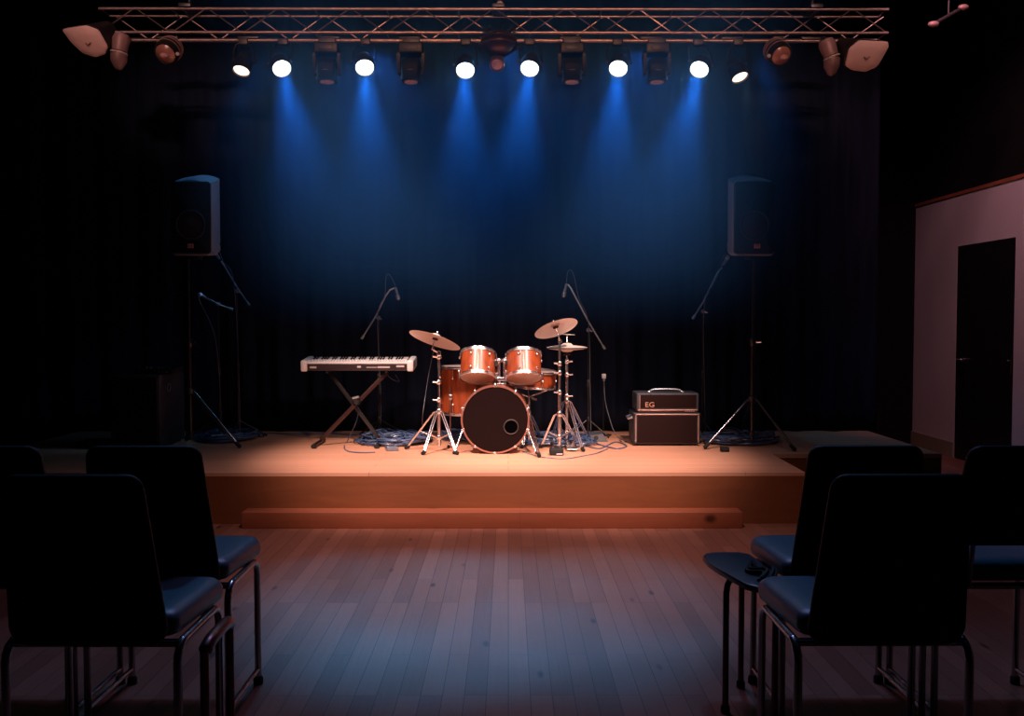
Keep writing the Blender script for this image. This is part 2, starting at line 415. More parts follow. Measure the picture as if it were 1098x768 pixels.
# low side table loop beside the near left chair
lp = T('tube_side_stand', 'low brown tubular loop standing against the near left chair', 'stand', (-.836, 2.74, 0))
x = -.833
MB().tube(smooth_path([(x, 2.62, .39), (x + .004, 2.66, .408), (x + .006, 2.74, .413), (x + .004, 2.82, .408), (x, 2.86, .39)], 5), [.013] + [.019] * 19 + [.013], 12).build('top_rail', M['brownmetal'], lp, 60)
for y in (2.62, 2.86):
    lg = MB().tube([(x, y, .012), (x, y, .34), (x, y, .392)], .0125, 10).build('leg', M['brownmetal'], lp, 60)
    MB().lathe([(.011, 0), (.016, .002), (.016, .02), (.013, .026)], (x, y, 0), n=12).build('rubber_foot', M['rubber'], lg, 60)

# ------------------------------------------------------------------ truss and fixtures
TY, TS = 7.0, .17
ZB, ZT = 3.352, 3.518
ts = T('lighting_truss', 'long horizontal metal lattice truss carrying the stage lights', 'truss', (-.1, TY, ZB))
TX0, TX1 = -2.92, 2.72
for y, z in ((TY, ZT), (TY + TS, ZT), (TY, ZB), (TY + TS, ZB)):
    MB().tube([(TX0, y, z), (TX1, y, z)], .011 if y == TY else .008, 10).build('chord', M['trussmetal'], ts, 60)
n = 22; st_ = (TX1 - TX0) / n
for i in range(n):
    xa = TX0 + i * st_; xb = xa + st_; a, b = (ZB, ZT) if i % 2 == 0 else (ZT, ZB)
    if (xa + xb) / 2 < -.1 or i % 2: pass
    MB().tube([(xa + .01, TY, a), (xb - .01, TY, b)], .005, 6).build('diagonal_brace', M['trussmetal'], ts, 60)
    MB().tube([(xa + .05, TY + TS, b), (xb + .03, TY + TS, a)], .0045, 6).build('diagonal_brace', M['trussmetal'], ts, 60)
for i in range(0, n + 1, 2):
    xa = TX0 + i * st_
    xa = min(max(xa, TX0 + .01), TX1 - .01)
    MB().tube([(xa, TY, ZT), (xa, TY + TS, ZT)], .005, 6).build('cross_brace', M['trussmetal'], ts, 60)
    MB().tube([(xa, TY, ZB), (xa, TY + TS, ZB)], .005, 6).build('cross_brace', M['trussmetal'], ts, 60)
for x in (-2.3, -.07, 2.2):
    MB().tube([(x, TY + TS / 2, ZT), (x, TY + TS / 2, ZC)], .012, 8).build('hanger', M['blackmetal'], ts, 60)
    MB().box((x, TY + TS / 2, ZT + .02), (.09, TS + .06, .03), .005).build('hanger_clamp', M['blackmetal'], ts, 40)
PY, PZ = TY + .06, 3.312
pb = T('fixture_bar', 'slim metal pipe under the truss that the lamps clamp to', 'pipe', (-.1, PY, PZ))
MB().tube([(TX0 + .1, PY, PZ), (TX1 - .1, PY, PZ)], .014, 10).build('pipe', M['trussmetal'], pb, 60)
for i in range(9):
    x = -2.45 + i * .58
    MB().box((x, PY, PZ + .018), (.16, .045, .03), .006).build('pipe_bracket', M['fixture'], pb, 40)

def frame3(n):
    n = V(n).normalized(); u = V((0, 0, 1)).cross(n)
    if u.length < 1e-4: u = V((1, 0, 0))
    u.normalize(); v = n.cross(u); return u, v, n
LAMPN = {}
def par_lamp(px, py, n, label, group, lensmat, rad=.064, Yl=7.0, length=.15, color=None, lensrad=None):
    L = at(px, py, Yl); n = V(n).normalized(); u, v, _ = frame3(n)
    t = T('stage_lamp', label, 'lamp', (L.x, PY, PZ), group)
    cen = L - n * (length * .55)
    b = MB(); b.lathe([(rad * .45, -length), (rad * .72, -length + .01), (rad * .95, -length * .55), (rad * 1.08, -length * .5), (rad * 1.08, .012), (rad * 1.02, .014), (rad * 1.0, -.006)], L, n, 28)
    b.build('housing', M['fixture'], t, 40)
    lr = lensrad or rad
    MB().lathe([(.001, -.004), (lr * .96, -.004), (lr * .96, .002), (lr * .7, .008), (lr * .3, .011), (.001, .012)], L, n, 28, cap=False).build('lens', lensmat, t, 60)
    hu = rad * 1.08 + .012
    side = V((1, 0, 0)); side = (side - n * side.dot(n)).normalized()
    top = V((L.x, PY, PZ - .03))
    pts = [cen + side * hu, cen + side * hu + (top - cen) * .6, top + side * hu * .7, top, top - side * hu * .7, cen - side * hu + (top - cen) * .6, cen - side * hu]
    MB().tube(pts, .006, 6).build('yoke', M['fixture'], t, 40)
    MB().box((L.x, PY, PZ - .012), (.075, .05, .05), .008).build('clamp', M['fixture'], t, 40)
    for s in (-1, 1):
        MB().lathe([(.014, -.006), (.014, .01), (.009, .013)], cen + side * s * hu, side * s, 10).build('knob', M['fixture'], t, 40)
    return t, L, n
lamps = [(302, 73, .34, 'leftmost'), (391, 72, .16, 'second from the left'), (499, 75, .02, 'third from the left'),
         (568, 73, -.12, 'third from the right'), (663, 73, -.14, 'second from the right'), (750, 74, -.34, 'rightmost')]
SPOTS = []
for px, py, sx, w_ in lamps:
    t, L, n_ = par_lamp(px, py, (sx, -.70, -.71), 'round stage lamp glowing blue white, %s of the six bright ones' % w_, 'lit blue white stage lamps', M['lens_on'])
    SPOTS.append((L, V((sx * .8, -.62, -.78)).normalized()))
WARM = []
for px, py, n_, lab in ((259, 75, (-.10, -.45, -.85), 'small black lamp with a pale pink lens left of the bright lamps'),
                      (793, 82, (.25, -.40, -.85), 'small black lamp with a pale pink lens right of the bright lamps')):
    t, L, n_ = par_lamp(px, py, n_, lab, 'warm pink stage lamps', M['lens_warm'], rad=.058)
    WARM.append((L, n_))

def moving_head(px, label):
    x = at(px, 50, PY).x; z = PZ
    t = T('unlit_stage_light', label, 'stage light', (x, PY, z), 'unlit boxy stage lights')
    MB().box((x, PY, z - .005), (.13, .05, .045), .008).build('clamp', M['fixture'], t, 40)
    b = MB(); b.box((x, PY, z - .065), (.175, .14, .075), .012); b.box((x, PY - .072, z - .065), (.10, .006, .035), .002)
    b.build('base', M['fixture'], t, 40)
    for s in (-1, 1):
        MB().rings([[V((x + s * .088 + q, PY + a, zz)) for q, a in ((-.011, -.035 * w2), (.011, -.035 * w2), (.011, .035 * w2), (-.011, .035 * w2))] for zz, w2 in ((z - .10, 1.3), (z - .2, 1), (z - .245, .6))]).build('yoke_arm', M['fixture'], t, 30)
    hd = MB(); rings = []
    for h, w2, d2 in ((.0, .045, .05), (.015, .062, .065), (.07, .068, .075), (.13, .062, .07), (.14, .066, .074), (.165, .066, .074)):
        rings.append([V((x + qx, PY - .01 + qy - h * .10, z - .135 - h)) for qx, qy in rrect(w2, w2, -d2, d2, .02, .02, 0, 3)])
    hd.rings(rings).build('head', M['fixture'], t, 40)
    MB().lathe([(.048, 0), (.048, .006), (.03, .012)], (x, PY - .0265, z - .299), (0, -.1, -1), 20).build('lens', M['bulb'], t, 50)
    for k in range(3):
        MB().torus((x, PY - .015, z - .185 - .022 * k), (0, 0, 1), .0775, .0035, 24, 6).build('cooling_rib', M['pinkhouse'] if k == 2 else M['fixture'], t, 60)
    return t
moving_head(351, 'unlit black boxy stage light between the first and second bright lamps from the left')
moving_head(441, 'unlit black boxy stage light between the second and third bright lamps from the left')
moving_head(613, 'unlit black boxy stage light between the two bright lamps right of centre')
moving_head(704, 'unlit black boxy stage light beside the rightmost bright lamp')

# centre fixture
def center_unit():
    c = at(535, 47, 6.93)
    t = T('central_spotlight', 'dark round spotlight cluster at the centre of the truss', 'spotlight', (c.x, PY, PZ))
    b = MB(); b.lathe([(.03, .09), (.075, .075), (.125, .03), (.135, 0), (.125, -.03), (.09, -.06), (.05, -.085)], c, (0, 0, 1), 28)
    b.build('housing', mat('bronze_housing', (.06, .03, .028), .3, metal=.6, vary=.3), t, 40)
    MB().torus(c + V((0, 0, -.015)), (0, .1, 1), .137, .009, 32, 8).build('outer_ring', M['brownmetal'], t, 60)
    MB().torus(c + V((0, 0, .03)), (0, .1, 1), .122, .006, 32, 8).build('outer_ring', M['brownmetal'], t, 60)
    for a in range(8):
        an = a * PI / 4 + .2; dd = V((math.cos(an), math.sin(an) * .6, 0))
        MB().tube([c + dd * .05 + V((0, 0, .07)), c + dd * .12 + V((0, 0, .11))], .010, 6).build('cooling_fin', M['fixture'], t, 40)
    q = at(533, 69, 6.9); nn = V((-.05, -.8, -.6)).normalized()
    MB().lathe([(.03, -.10), (.05, -.07), (.055, 0), (.048, .012), (.042, .004)], q, nn, 24).build('snout', mat('rose_snout', (.20, .09, .08), .35, metal=.4), t, 40)
    MB().lathe([(.001, .004), (.04, .004), (.03, .014), (.001, .018)], q, nn, 20, cap=False).build('lens', M['rose'], t, 60)
    q2 = at(538, 44, 6.82)
    MB().ball(q2 - V((.012, 0, 0)), .014).build('bulb', M['bulb'], t, 60); MB().ball(q2 + V((.022, 0, 0)), .012).build('bulb', M['rose'], t, 60)
    MB().tube([(c.x, PY, PZ + .0), c + V((0, .02, .06))], .02, 10).build('stem', M['fixture'], t, 40)
    q3 = at(536, 5, 7.0)
    t2 = T('sensor_bulb', 'small round tan bulb hanging above the middle of the truss', 'bulb', q3)
    MB().ball(q3, .026).build('globe', M['bulb'], t2, 60)
    MB().lathe([(.016, .018), (.016, .05), (.008, .055), (.006, ZC - q3.z)], q3, n=12).build('socket', M['fixture'], t2, 40)
center_unit()

# round spot pods at 178 and 836
def pod(px, py, tilt, label):
    q = at(px, py, 6.95); n_ = V((tilt, -.75, -.62)).normalized()
    t = T('ringed_spotlight', label, 'spotlight', (q.x, PY, PZ), 'ringed dark spotlights')
    MB().lathe([(.03, -.17), (.065, -.15), (.085, -.09), (.088, -.03), (.078, .0), (.068, -.008)], q, n_, 28).build('housing', M['fixture'], t, 40)
    for h in (-.125, -.09, -.055):
        MB().torus(q + n_ * h, n_, .088 if h > -.1 else .080, .004, 28, 6).build('ring', M['pinkhouse'], t, 60)
    MB().lathe([(.001, -.004), (.070, -.004), (.05, .016), (.02, .026), (.001, .028)], q, n_, 24, cap=False).build('lens', mat('dim_rose_lens', (.42, .18, .13), .3, spec=.9), t, 60)
    MB().ball(q + n_ * .03 + V((.005, 0, .005)), .024, 12, (1.3, .7, .8)).build('bulb', M['rose'], t, 60)
    sd = 1 if tilt > -0.0 else -1
    MB().ball(q + V((-.095 * (1 if px > 500 else -1), -.02, -.005)), .014).build('indicator', M['plug'], t, 60)
    MB().tube([(q.x, PY, PZ), q - n_ * .10], .022, 10).build('stem', M['fixture'], t, 40)
    MB().box((q.x, PY, PZ + .03), (.08, .06, .09), .008).build('clamp', M['fixture'], t, 40)
pod(177, 58, -.15, 'dark ringed spotlight near the left end of the truss')
pod(838, 60, .25, 'dark ringed spotlight near the right end of the truss')

# small pinkish spots
def small_spot(pts, radii, label):
    P = [at(a, b, 6.98) for a, b in pts]
    t = T('small_spotlight', label, 'spotlight', (P[0].x, PY, PZ), 'small dull pink spotlights')
    MB().tube([V((P[0].x, PY, PZ + .02)), P[0]] , .02, 10).build('stem', M['fixture'], t, 40)
    MB().tube([P[0], P[0].lerp(P[1], .3), P[1]], [radii[0] * .8, radii[0], radii[0] * .85], 20).build('housing', M['pinkhouse'], t, 40)
    ax = (P[1] - P[0]).normalized()
    MB().torus(P[1] + ax * .012, ax, radii[1] * .95, .007, 24, 8).build('ring', M['bulb'], t, 60)
    MB().tube([P[1] + ax * .02, P[1].lerp(P[2], .6), P[2], P[2] + ax * .012], [radii[1], radii[1] * .95, radii[2], radii[2] * .5], 18).build('snout', M['pinkhouse'], t, 40)
small_spot([(131, 37), (128, 55), (127, 73)], (.062, .058, .03), 'small dull pink spotlight beside the left pale floodlight')
small_spot([(885, 43), (891, 60), (892, 79)], (.062, .058, .03), 'small dull pink spotlight beside the right pale floodlight')

# big pale floodlights
def flood(pxs, back, label):
    Y0 = 6.9; cpx = sum(p[0] for p in pxs) / len(pxs); cpy = sum(p[1] for p in pxs) / len(pxs)
    c = at(cpx, cpy, Y0)
    pts = [at(a, b, Y0 + (b - cpy) * .0042) for a, b in smooth_closed(pxs)]
    n_ = V((0, 0, 0))
    for i in range(len(pts)): n_ += (pts[i] - c).cross(pts[(i + 1) % len(pts)] - c)
    n_.normalize()
    if n_.y > 0: n_ = -n_
    t = T('floodlight', label, 'floodlight', (c.x, PY, PZ), 'pale faced floodlights')
    bk = V(back)
    rings = [[c + (p - c) * s + bk * k for p in pts] for s, k in ((1.0, 0), (1.03, .03), (1.0, .12), (.8, .4), (.55, .9), (.35, 1.0))]
    MB().rings(rings).build('housing', M['fixture'], t, 40)
    MB().rings([[c + (p - c) * s + n_ * k for p in pts] for s, k in ((1.0, .0), (.99, .006), (.93, .013), (.5, .02), (.12, .021))]).build('face_panel', M['peach'], t, 50)
    # small chevron mark
    uu = V((1, 0, 0)); vv = V((0, .3, .95)).normalized()
    o = c + n_ * .026
    o = V(o)
    MB().tube([o + uu * -.022 + vv * .014, o + uu * -.006 - vv * .008, o + uu * .006 - vv * .008, o + uu * .024 + vv * .010], .0035, 6).build('chevron_mark', mat('dark_mark', (.16, .05, .04), .6), t, 60)
    MB().tube([V((c.x + bk.x, PY, PZ + .02)), c + bk * .8], .022, 10).build('stem', M['fixture'], t, 40)
    return t
def smooth_closed(pxs, k=3):
    n = len(pxs); out = []
    for i in range(n):
        a, b, c_, d = [V((*pxs[(i + j) % n], 0)) for j in (-1, 0, 1, 2)]
        out.append(tuple(b.lerp(a, .12).xy)) if False else None
        p = b.lerp(a, .18); q = b.lerp(c_, .18)
        for s in (0, .33, .67, 1):
            m_ = (p.lerp(b, s)).lerp(b.lerp(q, s), s); out.append((m_.x, m_.y))
    return out
flood([(66, 31), (93, 27), (106, 32), (116, 50), (113, 58), (103, 61.5), (89, 57), (77, 46)], (.10, .12, .13), 'pale pink faced floodlight at the far left end of the truss')
flood([(906, 70), (910, 52), (921, 43), (952, 44.5), (953, 50), (941, 71), (928, 77), (913, 75)], (-.12, .12, .11), 'pale pink faced floodlight at the far right end of the truss')

# little bar fixture far right
a = at(1001, 26, 7.3); b = at(1033, 8, 7.3)
t = T('ceiling_bar_light', 'faint short bar fixture under the ceiling at upper right', 'light', (b.x, 7.3, b.z))
MB().tube([a, b], .016, 10).build('bar', M['fixture'], t, 40)
for p in (a, b): MB().ball(p, .03, 12, (1.4, 1, .8)).build('end_cap', M['pinkhouse'], t, 60)
MB().tube([(a + b) / 2, V(((a + b) / 2).xy.to_tuple() + (ZC,))], .008, 8).build('hanger', M['fixture'], t, 40)

# ------------------------------------------------------------------ PA speakers on stands
def text_mesh(name, s, size, m, parent, world, rotx=PI / 2, extrude=.0008, sx=1.0):
    cu_ = bpy.data.curves.new('lettering', 'FONT'); cu_.body = s; cu_.size = size; cu_.extrude = extrude; cu_.align_x = 'CENTER'; cu_.align_y = 'CENTER'
    tmp = bpy.data.objects.new('lettering_source', cu_); C.objects.link(tmp)
    dg = bpy.context.evaluated_depsgraph_get(); me = bpy.data.meshes.new_from_object(tmp.evaluated_get(dg))
    bpy.data.objects.remove(tmp); bpy.data.curves.remove(cu_)
    me.name = name; me.transform(Matrix.Diagonal((sx, 1, 1, 1))); me.transform(Matrix.Rotation(rotx, 4, 'X')); me.transform(Matrix.Translation(V(world) - wloc(parent)))
    me.materials.clear(); me.materials.append(m)
    o = bpy.data.objects.new(name, me); C.objects.link(o); o.parent = parent; return o

def pa_speaker(x0, x1, label, inner):
    """x0,x1 front face; inner=+1: inner side is on the right"""
    yf, yb = 7.20, 7.52; zb = 1.775; xc = (x0 + x1) / 2; hw = (x1 - x0) / 2
    t = T('loudspeaker', label, 'speaker', (xc, 7.36, zb), 'loudspeakers on tripod stands')
    b = MB(); rings = []
    for y, ins in ((yf, .012), (yf + .012, 0), (yf + .16, 0), (yb - .01, .03), (yb, .045)):
        ring = []
        hw2 = hw - ins
        zt = 2.308 + (y - yf) * .29 - ins * .4; z0 = zb + ins * .5 + (y - yf) * .08
        ring += [V((xc - hw2, y, z0 + .02)), V((xc - hw2 + .02, y, z0)), V((xc + hw2 - .02, y, z0)), V((xc + hw2, y, z0 + .02))]
        for k in range(9):
            u_ = 1 - 2 * k / 8
            ring.append(V((xc + hw2 * u_, y, zt + .03 * (1 - u_ * u_))))
        rings.append(ring)
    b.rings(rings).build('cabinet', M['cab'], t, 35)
    # front grille, bowed
    g = MB(); rings = []
    for dy, ins in ((0, .008), (-.010, .010), (-.018, .03)):
        ring = []
        for k in range(4 * 4):
            pass
        for px_, pz_ in rrect(hw - ins * .6, hw - ins * .6, zb + .010 + ins * .5, 2.318 - ins * .5, .02, .02, 0, 4):
            ring.append(V((xc + px_, yf + dy, pz_ + .026 * (1 - (px_ / hw) ** 2) * (1 if pz_ > 2.1 else 0))))
        rings.append(ring)
    g.rings(rings).build('grille', M['grille'], t, 40)
    MB().torus((xc, yf - .0185, 2.0), (0, 1, 0), .105, .007, 36, 8).build('woofer_ring', M['cone'], t, 60)
    MB().lathe([(.098, 0), (.06, .006), (.03, .010), (.001, .012)], (xc, yf - .017, 2.0), (0, -1, 0), 32, cap=False).build('woofer_cone', M['cone'], t, 60)
    bx = xc + (.0 if inner > 0 else .02)
    bd = MB().box((bx, yf - .021, 1.845), (.045, .006, .032), .002).build('badge', M['badge'], t, 30)
    bm_ = MB()
    for q_ in (-.011, 0, .011): bm_.box((bx + q_, yf - .0245, 1.847), (.006, .002, .016), .0005)
    bm_.build('badge_mark', M['trimwood'], bd, 0)
    MB().lathe([(.03, -.03), (.03, .0)], (xc, 7.36, zb + .012), n=16).build('pole_socket', M['rubber'], t, 40)
    MB().box((xc + inner * (hw + .0), yf + .2, zb + .10), (.008, .02, .02), .003).build('knob', M['chrome'], t, 40)
    return t
aL = at(183, 240, 7.2).x; bL = at(227, 240, 7.2).x
pa_speaker(aL, bL, 'black loudspeaker on tripod stand left of the keyboard, edge lit blue', 1)
aR = at(786, 240, 7.2).x; bR = at(831, 240, 7.2).x
pa_speaker(aR, bR, 'black loudspeaker on tripod stand right of the amplifier, edge lit blue', -1)

def speaker_stand(x, y, feet, hubz, label, collar_z):
    t = T('speaker_stand', label, 'speaker stand', (x, y, D), 'tripod stands under the loudspeakers')
    MB().tube([(x, y, D + .06), (x, y, collar_z)], .017, 12).build('lower_pole', M['standmetal'], t, 60)
    MB().tube([(x, y, collar_z), (x, y, 1.757)], .0125, 12).build('upper_pole', M['standmetal'], t, 60)
    MB().lathe([(.022, -.03), (.026, -.02), (.026, .025), (.016, .035)], (x, y, collar_z), n=14).build('collar', M['blackmetal'], t, 40)
    MB().tube([(x + .02, y - .01, collar_z), (x + .055, y - .03, collar_z + .002)], .007, 8).build('clamp_screw', M['chrome'], t, 40)
    MB().lathe([(.02, -.025), (.032, -.015), (.032, .02), (.02, .03)], (x, y, hubz), n=14).build('leg_hub', M['blackmetal'], t, 40)
    MB().lathe([(.02, -.015), (.028, -.01), (.028, .012), (.02, .018)], (x, y, D + .10), n=14).build('leg_hub', M['blackmetal'], t, 40)
    for fx, fy in feet:
        f = V((fx, fy, D + .012)); h_ = V((x, y, hubz)); dd = (f - h_); dd.z = 0; dd.normalize()
        lg = MB().tube([h_ + dd * .02, h_ + dd * .045 + V((0, 0, -.008)), f + V((0, 0, .004))], .0105, 8).build('leg', M['chairchrome'] if (fx, fy) == tuple(feet[0]) else M['standmetal'], t, 60)  # first leg in brighter metal: light on the inner leg put into colour
        MB().tube([f - dd * .035 + V((0, 0, .035)), f + V((0, 0, .005)), f + dd * .008], [.015, .017, .012], 8).build('rubber_foot', M['rubber'], lg, 60)
        mid = h_.lerp(f, .62)
        MB().tube([V((x, y, D + .10)) + dd * .02, mid], .006, 6).build('brace', M['standmetal'], t, 60)
p1 = at(206, 470, 7.4); 
speaker_stand(p1.x, 7.36, [(atz(257, 481, D).x, atz(257, 481, D).y), (p1.x - .15, 7.72), (p1.x + .16, 7.80)], at(207, 420, 7.36).z, 'black tripod stand holding up the left loudspeaker', at(206, 368, 7.36).z)
p2 = at(805, 470, 7.4)
fa = atz(756, 482, D); fc = atz(853, 485, D)
speaker_stand(p2.x, 7.36, [(fa.x, fa.y), (fc.x, fc.y + .02), (p2.x + .02, 7.85)], at(805, 428, 7.36).z, 'black tripod stand holding up the right loudspeaker', at(805, 367, 7.36).z)

# subwoofer / cabinet on the left
xa = at(118, 440, 7.27).x; xb = at(172, 440, 7.27).x; zt = .886
t = T('bass_cabinet', 'tall black speaker cabinet standing at the left end of the stage', 'speaker', ((xa + xb) / 2, 7.5, D))
MB().box(((xa + xb) / 2, 7.545, (D + .012 + zt) / 2), (xb - xa, .55, zt - D - .012), .012).build('cabinet', M['tolex'], t, 35)
MB().box(((xa + xb) / 2, 7.263, (D + zt) / 2 + .01), (xb - xa - .04, .016, zt - D - .07), .006).build('grille', M['grille'], t, 35)
for sx in (xa + .04, xb - .04):
    for sy in (7.32, 7.77): MB().lathe([(.018, 0), (.018, .014)], (sx, sy, D), n=12).build('rubber_foot', M['rubber'], t, 40)
hh = at(182, 415, 7.5)
MB().torus((xb + .004, 7.45, hh.z), (1, 0, 0), .032, .004, 20, 8).build('side_handle', M['boom'], t, 60)
mz = zt
ma = at(137, 398, 7.35).x; mb_ = at(184, 398, 7.35).x
t = T('mixer_unit', 'small flat black mixer lying on the tall bass cabinet', 'mixer', ((ma + mb_) / 2, 7.45, mz))
bb = MB(); bb.rings([[V((x_, y_, z_)) for x_, y_, z_ in ((ma, 7.33, mz + .002), (mb_, 7.33, mz + .002), (mb_, 7.33, mz + .03), (ma + .02, 7.33, mz + .03))], [V((x_, y_, z_)) for x_, y_, z_ in ((ma, 7.62, mz + .002), (mb_, 7.62, mz + .002), (mb_, 7.62, mz + .055), (ma + .02, 7.62, mz + .055))]])
bb.build('body', M['blackmetal'], t, 20)
for k in range(6):
    MB().lathe([(.009, 0), (.008, .012)], (ma + .06 + .045 * k, 7.42 + .03 * (k % 2), mz + .04), n=10).build('knob', M['boom'], t, 40)
for k in range(3):
    MB().box((mb_ - .03 - .03 * k, 7.328, mz + .017), (.016, .004, .012), .001).build('socket', M['boom'], t, 40)

# ------------------------------------------------------------------ microphones and stands
def mic_stand(name_lab, x, y, jz, boom, mic, cable, legr=.24, rot=.3, flat=False, legs=True, cabler=.003):
    t = T('microphone_stand', name_lab[0], 'microphone stand', (x, y, D), 'boom microphone stands')
    MB().tube([(x, y, D + .03), (x, y, D + (jz - D) * .5)], .0095, 10).build('lower_pole', M['standmetal'], t, 60)
    MB().tube([(x, y, D + (jz - D) * .5), (x, y, jz)], .0065, 10).build('upper_pole', M['standmetal'], t, 60)
    MB().lathe([(.012, -.03), (.015, -.02), (.015, .02), (.009, .035)], (x, y, D + (jz - D) * .5), n=12).build('clutch', M['blackmetal'], t, 40)
    k = MB(); k.lathe([(.016, -.018), (.018, 0), (.016, .018)], (x, y, jz), (0, 1, 0), 14); k.tube([(x, y - .02, jz), (x + .03, y - .035, jz - .012)], .006, 8)
    k.build('boom_joint', M['boom'], t, 40)
    MB().tube(boom, .0065, 8).build('boom_arm', M['boom'], t, 60)
    e = (V(boom[0]) - V(boom[1])).normalized()
    MB().tube([V(boom[0]) - e * .03, V(boom[0]) + e * .005], .0115, 10).build('counterweight', M['boom'], t, 60)
    if flat:
        MB().lathe([(.13, 0), (.13, .012), (.12, .018), (.02, .026), (.012, .04)], (x, y, D), n=28).build('round_base', M['blackmetal'], t, 40)
    else:
        MB().lathe([(.018, -.02), (.02, 0), (.014, .02)], (x, y, D + .15), n=12).build('leg_hub', M['blackmetal'], t, 40)
        for q in range(3):
            an = rot + q * 2 * PI / 3; f = V((x + legr * math.cos(an), y + legr * .8 * math.sin(an), D + .01))
            lg = MB().tube([(x, y, D + .15), f], .0065, 8).build('leg', M['standmetal'], t, 60)
            MB().tube([f - (f - V((x, y, D + .15))).normalized() * .03, f], .010, 8).build('rubber_foot', M['rubber'], lg, 60)
    m0, m1 = V(mic[0]), V(mic[1]); ax = (m1 - m0).normalized()
    mt = T('microphone', name_lab[1], 'microphone', m0, 'microphones on boom stands')
    MB().tube([m0, m0 + ax * .01, m0.lerp(m1, .6)], [.009, .011, .0135], 12).build('body', M['mic'], mt, 60)
    MB().tube([m0.lerp(m1, .6), m0.lerp(m1, .65), m0.lerp(m1, .9), m1], [.0145, .018, .018, .009], 12).build('mesh_head', M['boom'], mt, 60)
    cb_ = MB().tube(smooth_path(cable, 6), cabler, 6).build('microphone_cable', M['cablelight'], smooth=60)
    rebase(cb_, cable[0]); tag(cb_, name_lab[2], 'cable', 'microphone cables on boom stands')
    return t
def P(lst, Y): return [at(a, b, Y) for a, b in lst]
Y = 8.0
j = at(406, 341, Y)
mic_stand(('boom microphone stand rising behind the keyboard', 'grey microphone hanging above the right end of the keyboard', 'thin cable looping over the microphone above the keyboard'),
          j.x, Y, j.z, P([(388, 363), (403, 339), (413, 318), (418, 311), (423, 309)], Y - .02), P([(424, 308), (427.5, 322)], Y - .02),
          P([(424, 307), (420, 298), (416, 294), (413.5, 299), (412.5, 317), (405, 340)], Y - .03) + [V((j.x + .014, Y - .012, D + .4)), V((j.x + .02, Y - .03, D + .06))])
j = at(631, 354, Y)
mic_stand(('boom microphone stand to the right of the two cymbals', 'grey microphone hanging above the tilted right cymbal', 'thin cable looping over the microphone above the right cymbal'),
          j.x, Y, j.z, P([(648.3, 374), (631, 345), (612, 309), (609, 305)], Y - .02), P([(607.5, 304), (604, 319)], Y - .02),
          P([(607.5, 303), (608.5, 293), (611.5, 289.5), (615.5, 296), (621, 321), (631, 347)], Y - .03) + [V((j.x + .014, Y - .012, D + .4)), V((j.x + .02, Y - .03, D + .06))], rot=-.6, legr=.2)
Y = 7.95; j = at(754, 334, Y)
mic_stand(('boom microphone stand between the amplifier and right loudspeaker', 'microphone half hidden behind the right loudspeaker', 'cable curling over the boom beside the right loudspeaker'),
          j.x, Y, j.z, P([(743, 341.5), (754, 324), (769, 293), (774, 287)], Y - .02), P([(775, 285), (781, 274)], Y - .02),
          P([(779, 273), (776, 275), (773.5, 281), (772.5, 289), (766, 303), (755, 330)], Y - .03) + [V((j.x + .014, Y - .012, D + .4)), V((j.x + .02, Y - .03, D + .06))], rot=.9)
j = at(254, 312, Y)
mic_stand(('boom microphone stand just right of the left loudspeaker, pole farthest right', 'microphone half hidden behind the left loudspeaker', 'cable running down the boom under the left loudspeaker'),
          j.x, Y, j.z, P([(267, 327), (254, 308), (241, 286), (237, 280)], Y - .02), P([(235.5, 278), (229, 268)], Y - .02),
          P([(230, 266), (233, 264), (239, 280), (251, 305)], Y - .04) + [V((j.x + .014, Y - .012, D + .4)), V((j.x + .02, Y - .03, D + .06))], rot=.5)
j = at(234, 326, 7.85)
mic_stand(('short boom microphone stand beside the pole of the left speaker stand', 'small microphone on the shorter stand beside the left speaker pole', 'cable hanging from the shorter microphone stand at left'),
          j.x, 7.85, j.z, P([(249, 332), (234, 326), (222, 320)], 7.83), P([(221, 319.5), (213, 315)], 7.83),
          P([(212, 314), (215, 325), (225, 345), (232, 370)], 7.82) + [V((j.x + .014, 7.84, D + .3)), V((j.x + .02, 7.82, D + .06))], rot=1.4, legr=.2)

# ------------------------------------------------------------------ keyboard on X stand
KY = 7.4
kx0 = at(322.5, 390, KY).x; kx1 = at(443.5, 390, KY).x; kw = kx1 - kx0; kc = (kx0 + kx1) / 2
zt_, zb_ = at(380, 386, KY).z, at(380, 398, KY).z
t = T('electronic_keyboard', 'white edged electronic keyboard resting on the crossed stand', 'keyboard', (kc, KY, zb_))
# tilted slightly toward the audience; local frame
tl = math.radians(5); RX = Matrix.Rotation(tl, 3, 'X'); ko = V((kc, KY, zb_))
def KP(x_, y_, z_): return ko + V((x_, 0, 0)) + RX @ V((0, y_, z_))
def kbox(b_, x0_, x1_, y0_, y1_, z0_, z1_, bev=.003):
    b_.box(KP((x0_ + x1_) / 2, (y0_ + y1_) / 2, (z0_ + z1_) / 2), (x1_ - x0_, y1_ - y0_, z1_ - z0_), bev, RX); return b_
kh = kw / 2; endw = .05
kbox(MB(), -kh + endw * .8, kh - endw * .8, 0, .27, .002, .055).build('case', M['keyblack'], t, 30)
kbox(MB(), -kh + endw * .8, kh - endw * .8, -.002, .10, .0555, .072).build('top_strip', M['white'], t, 30)
for s in (-1, 1):
    kbox(MB(), s * kh - (endw if s > 0 else 0), s * kh + (endw if s < 0 else 0), -.012, .28, -.004, .082, .012).build('end_cap', M['white'], t, 50)
nk = 36; kwid = (2 * kh - 2 * endw - .02) / nk
for i in range(nk):
    x_ = -kh + endw + .01 + kwid * i
    kbox(MB(), x_ + .0008, x_ + kwid - .0008, .105, .265, .056, .076, .002).build('white_key', M['white'], t, 30)
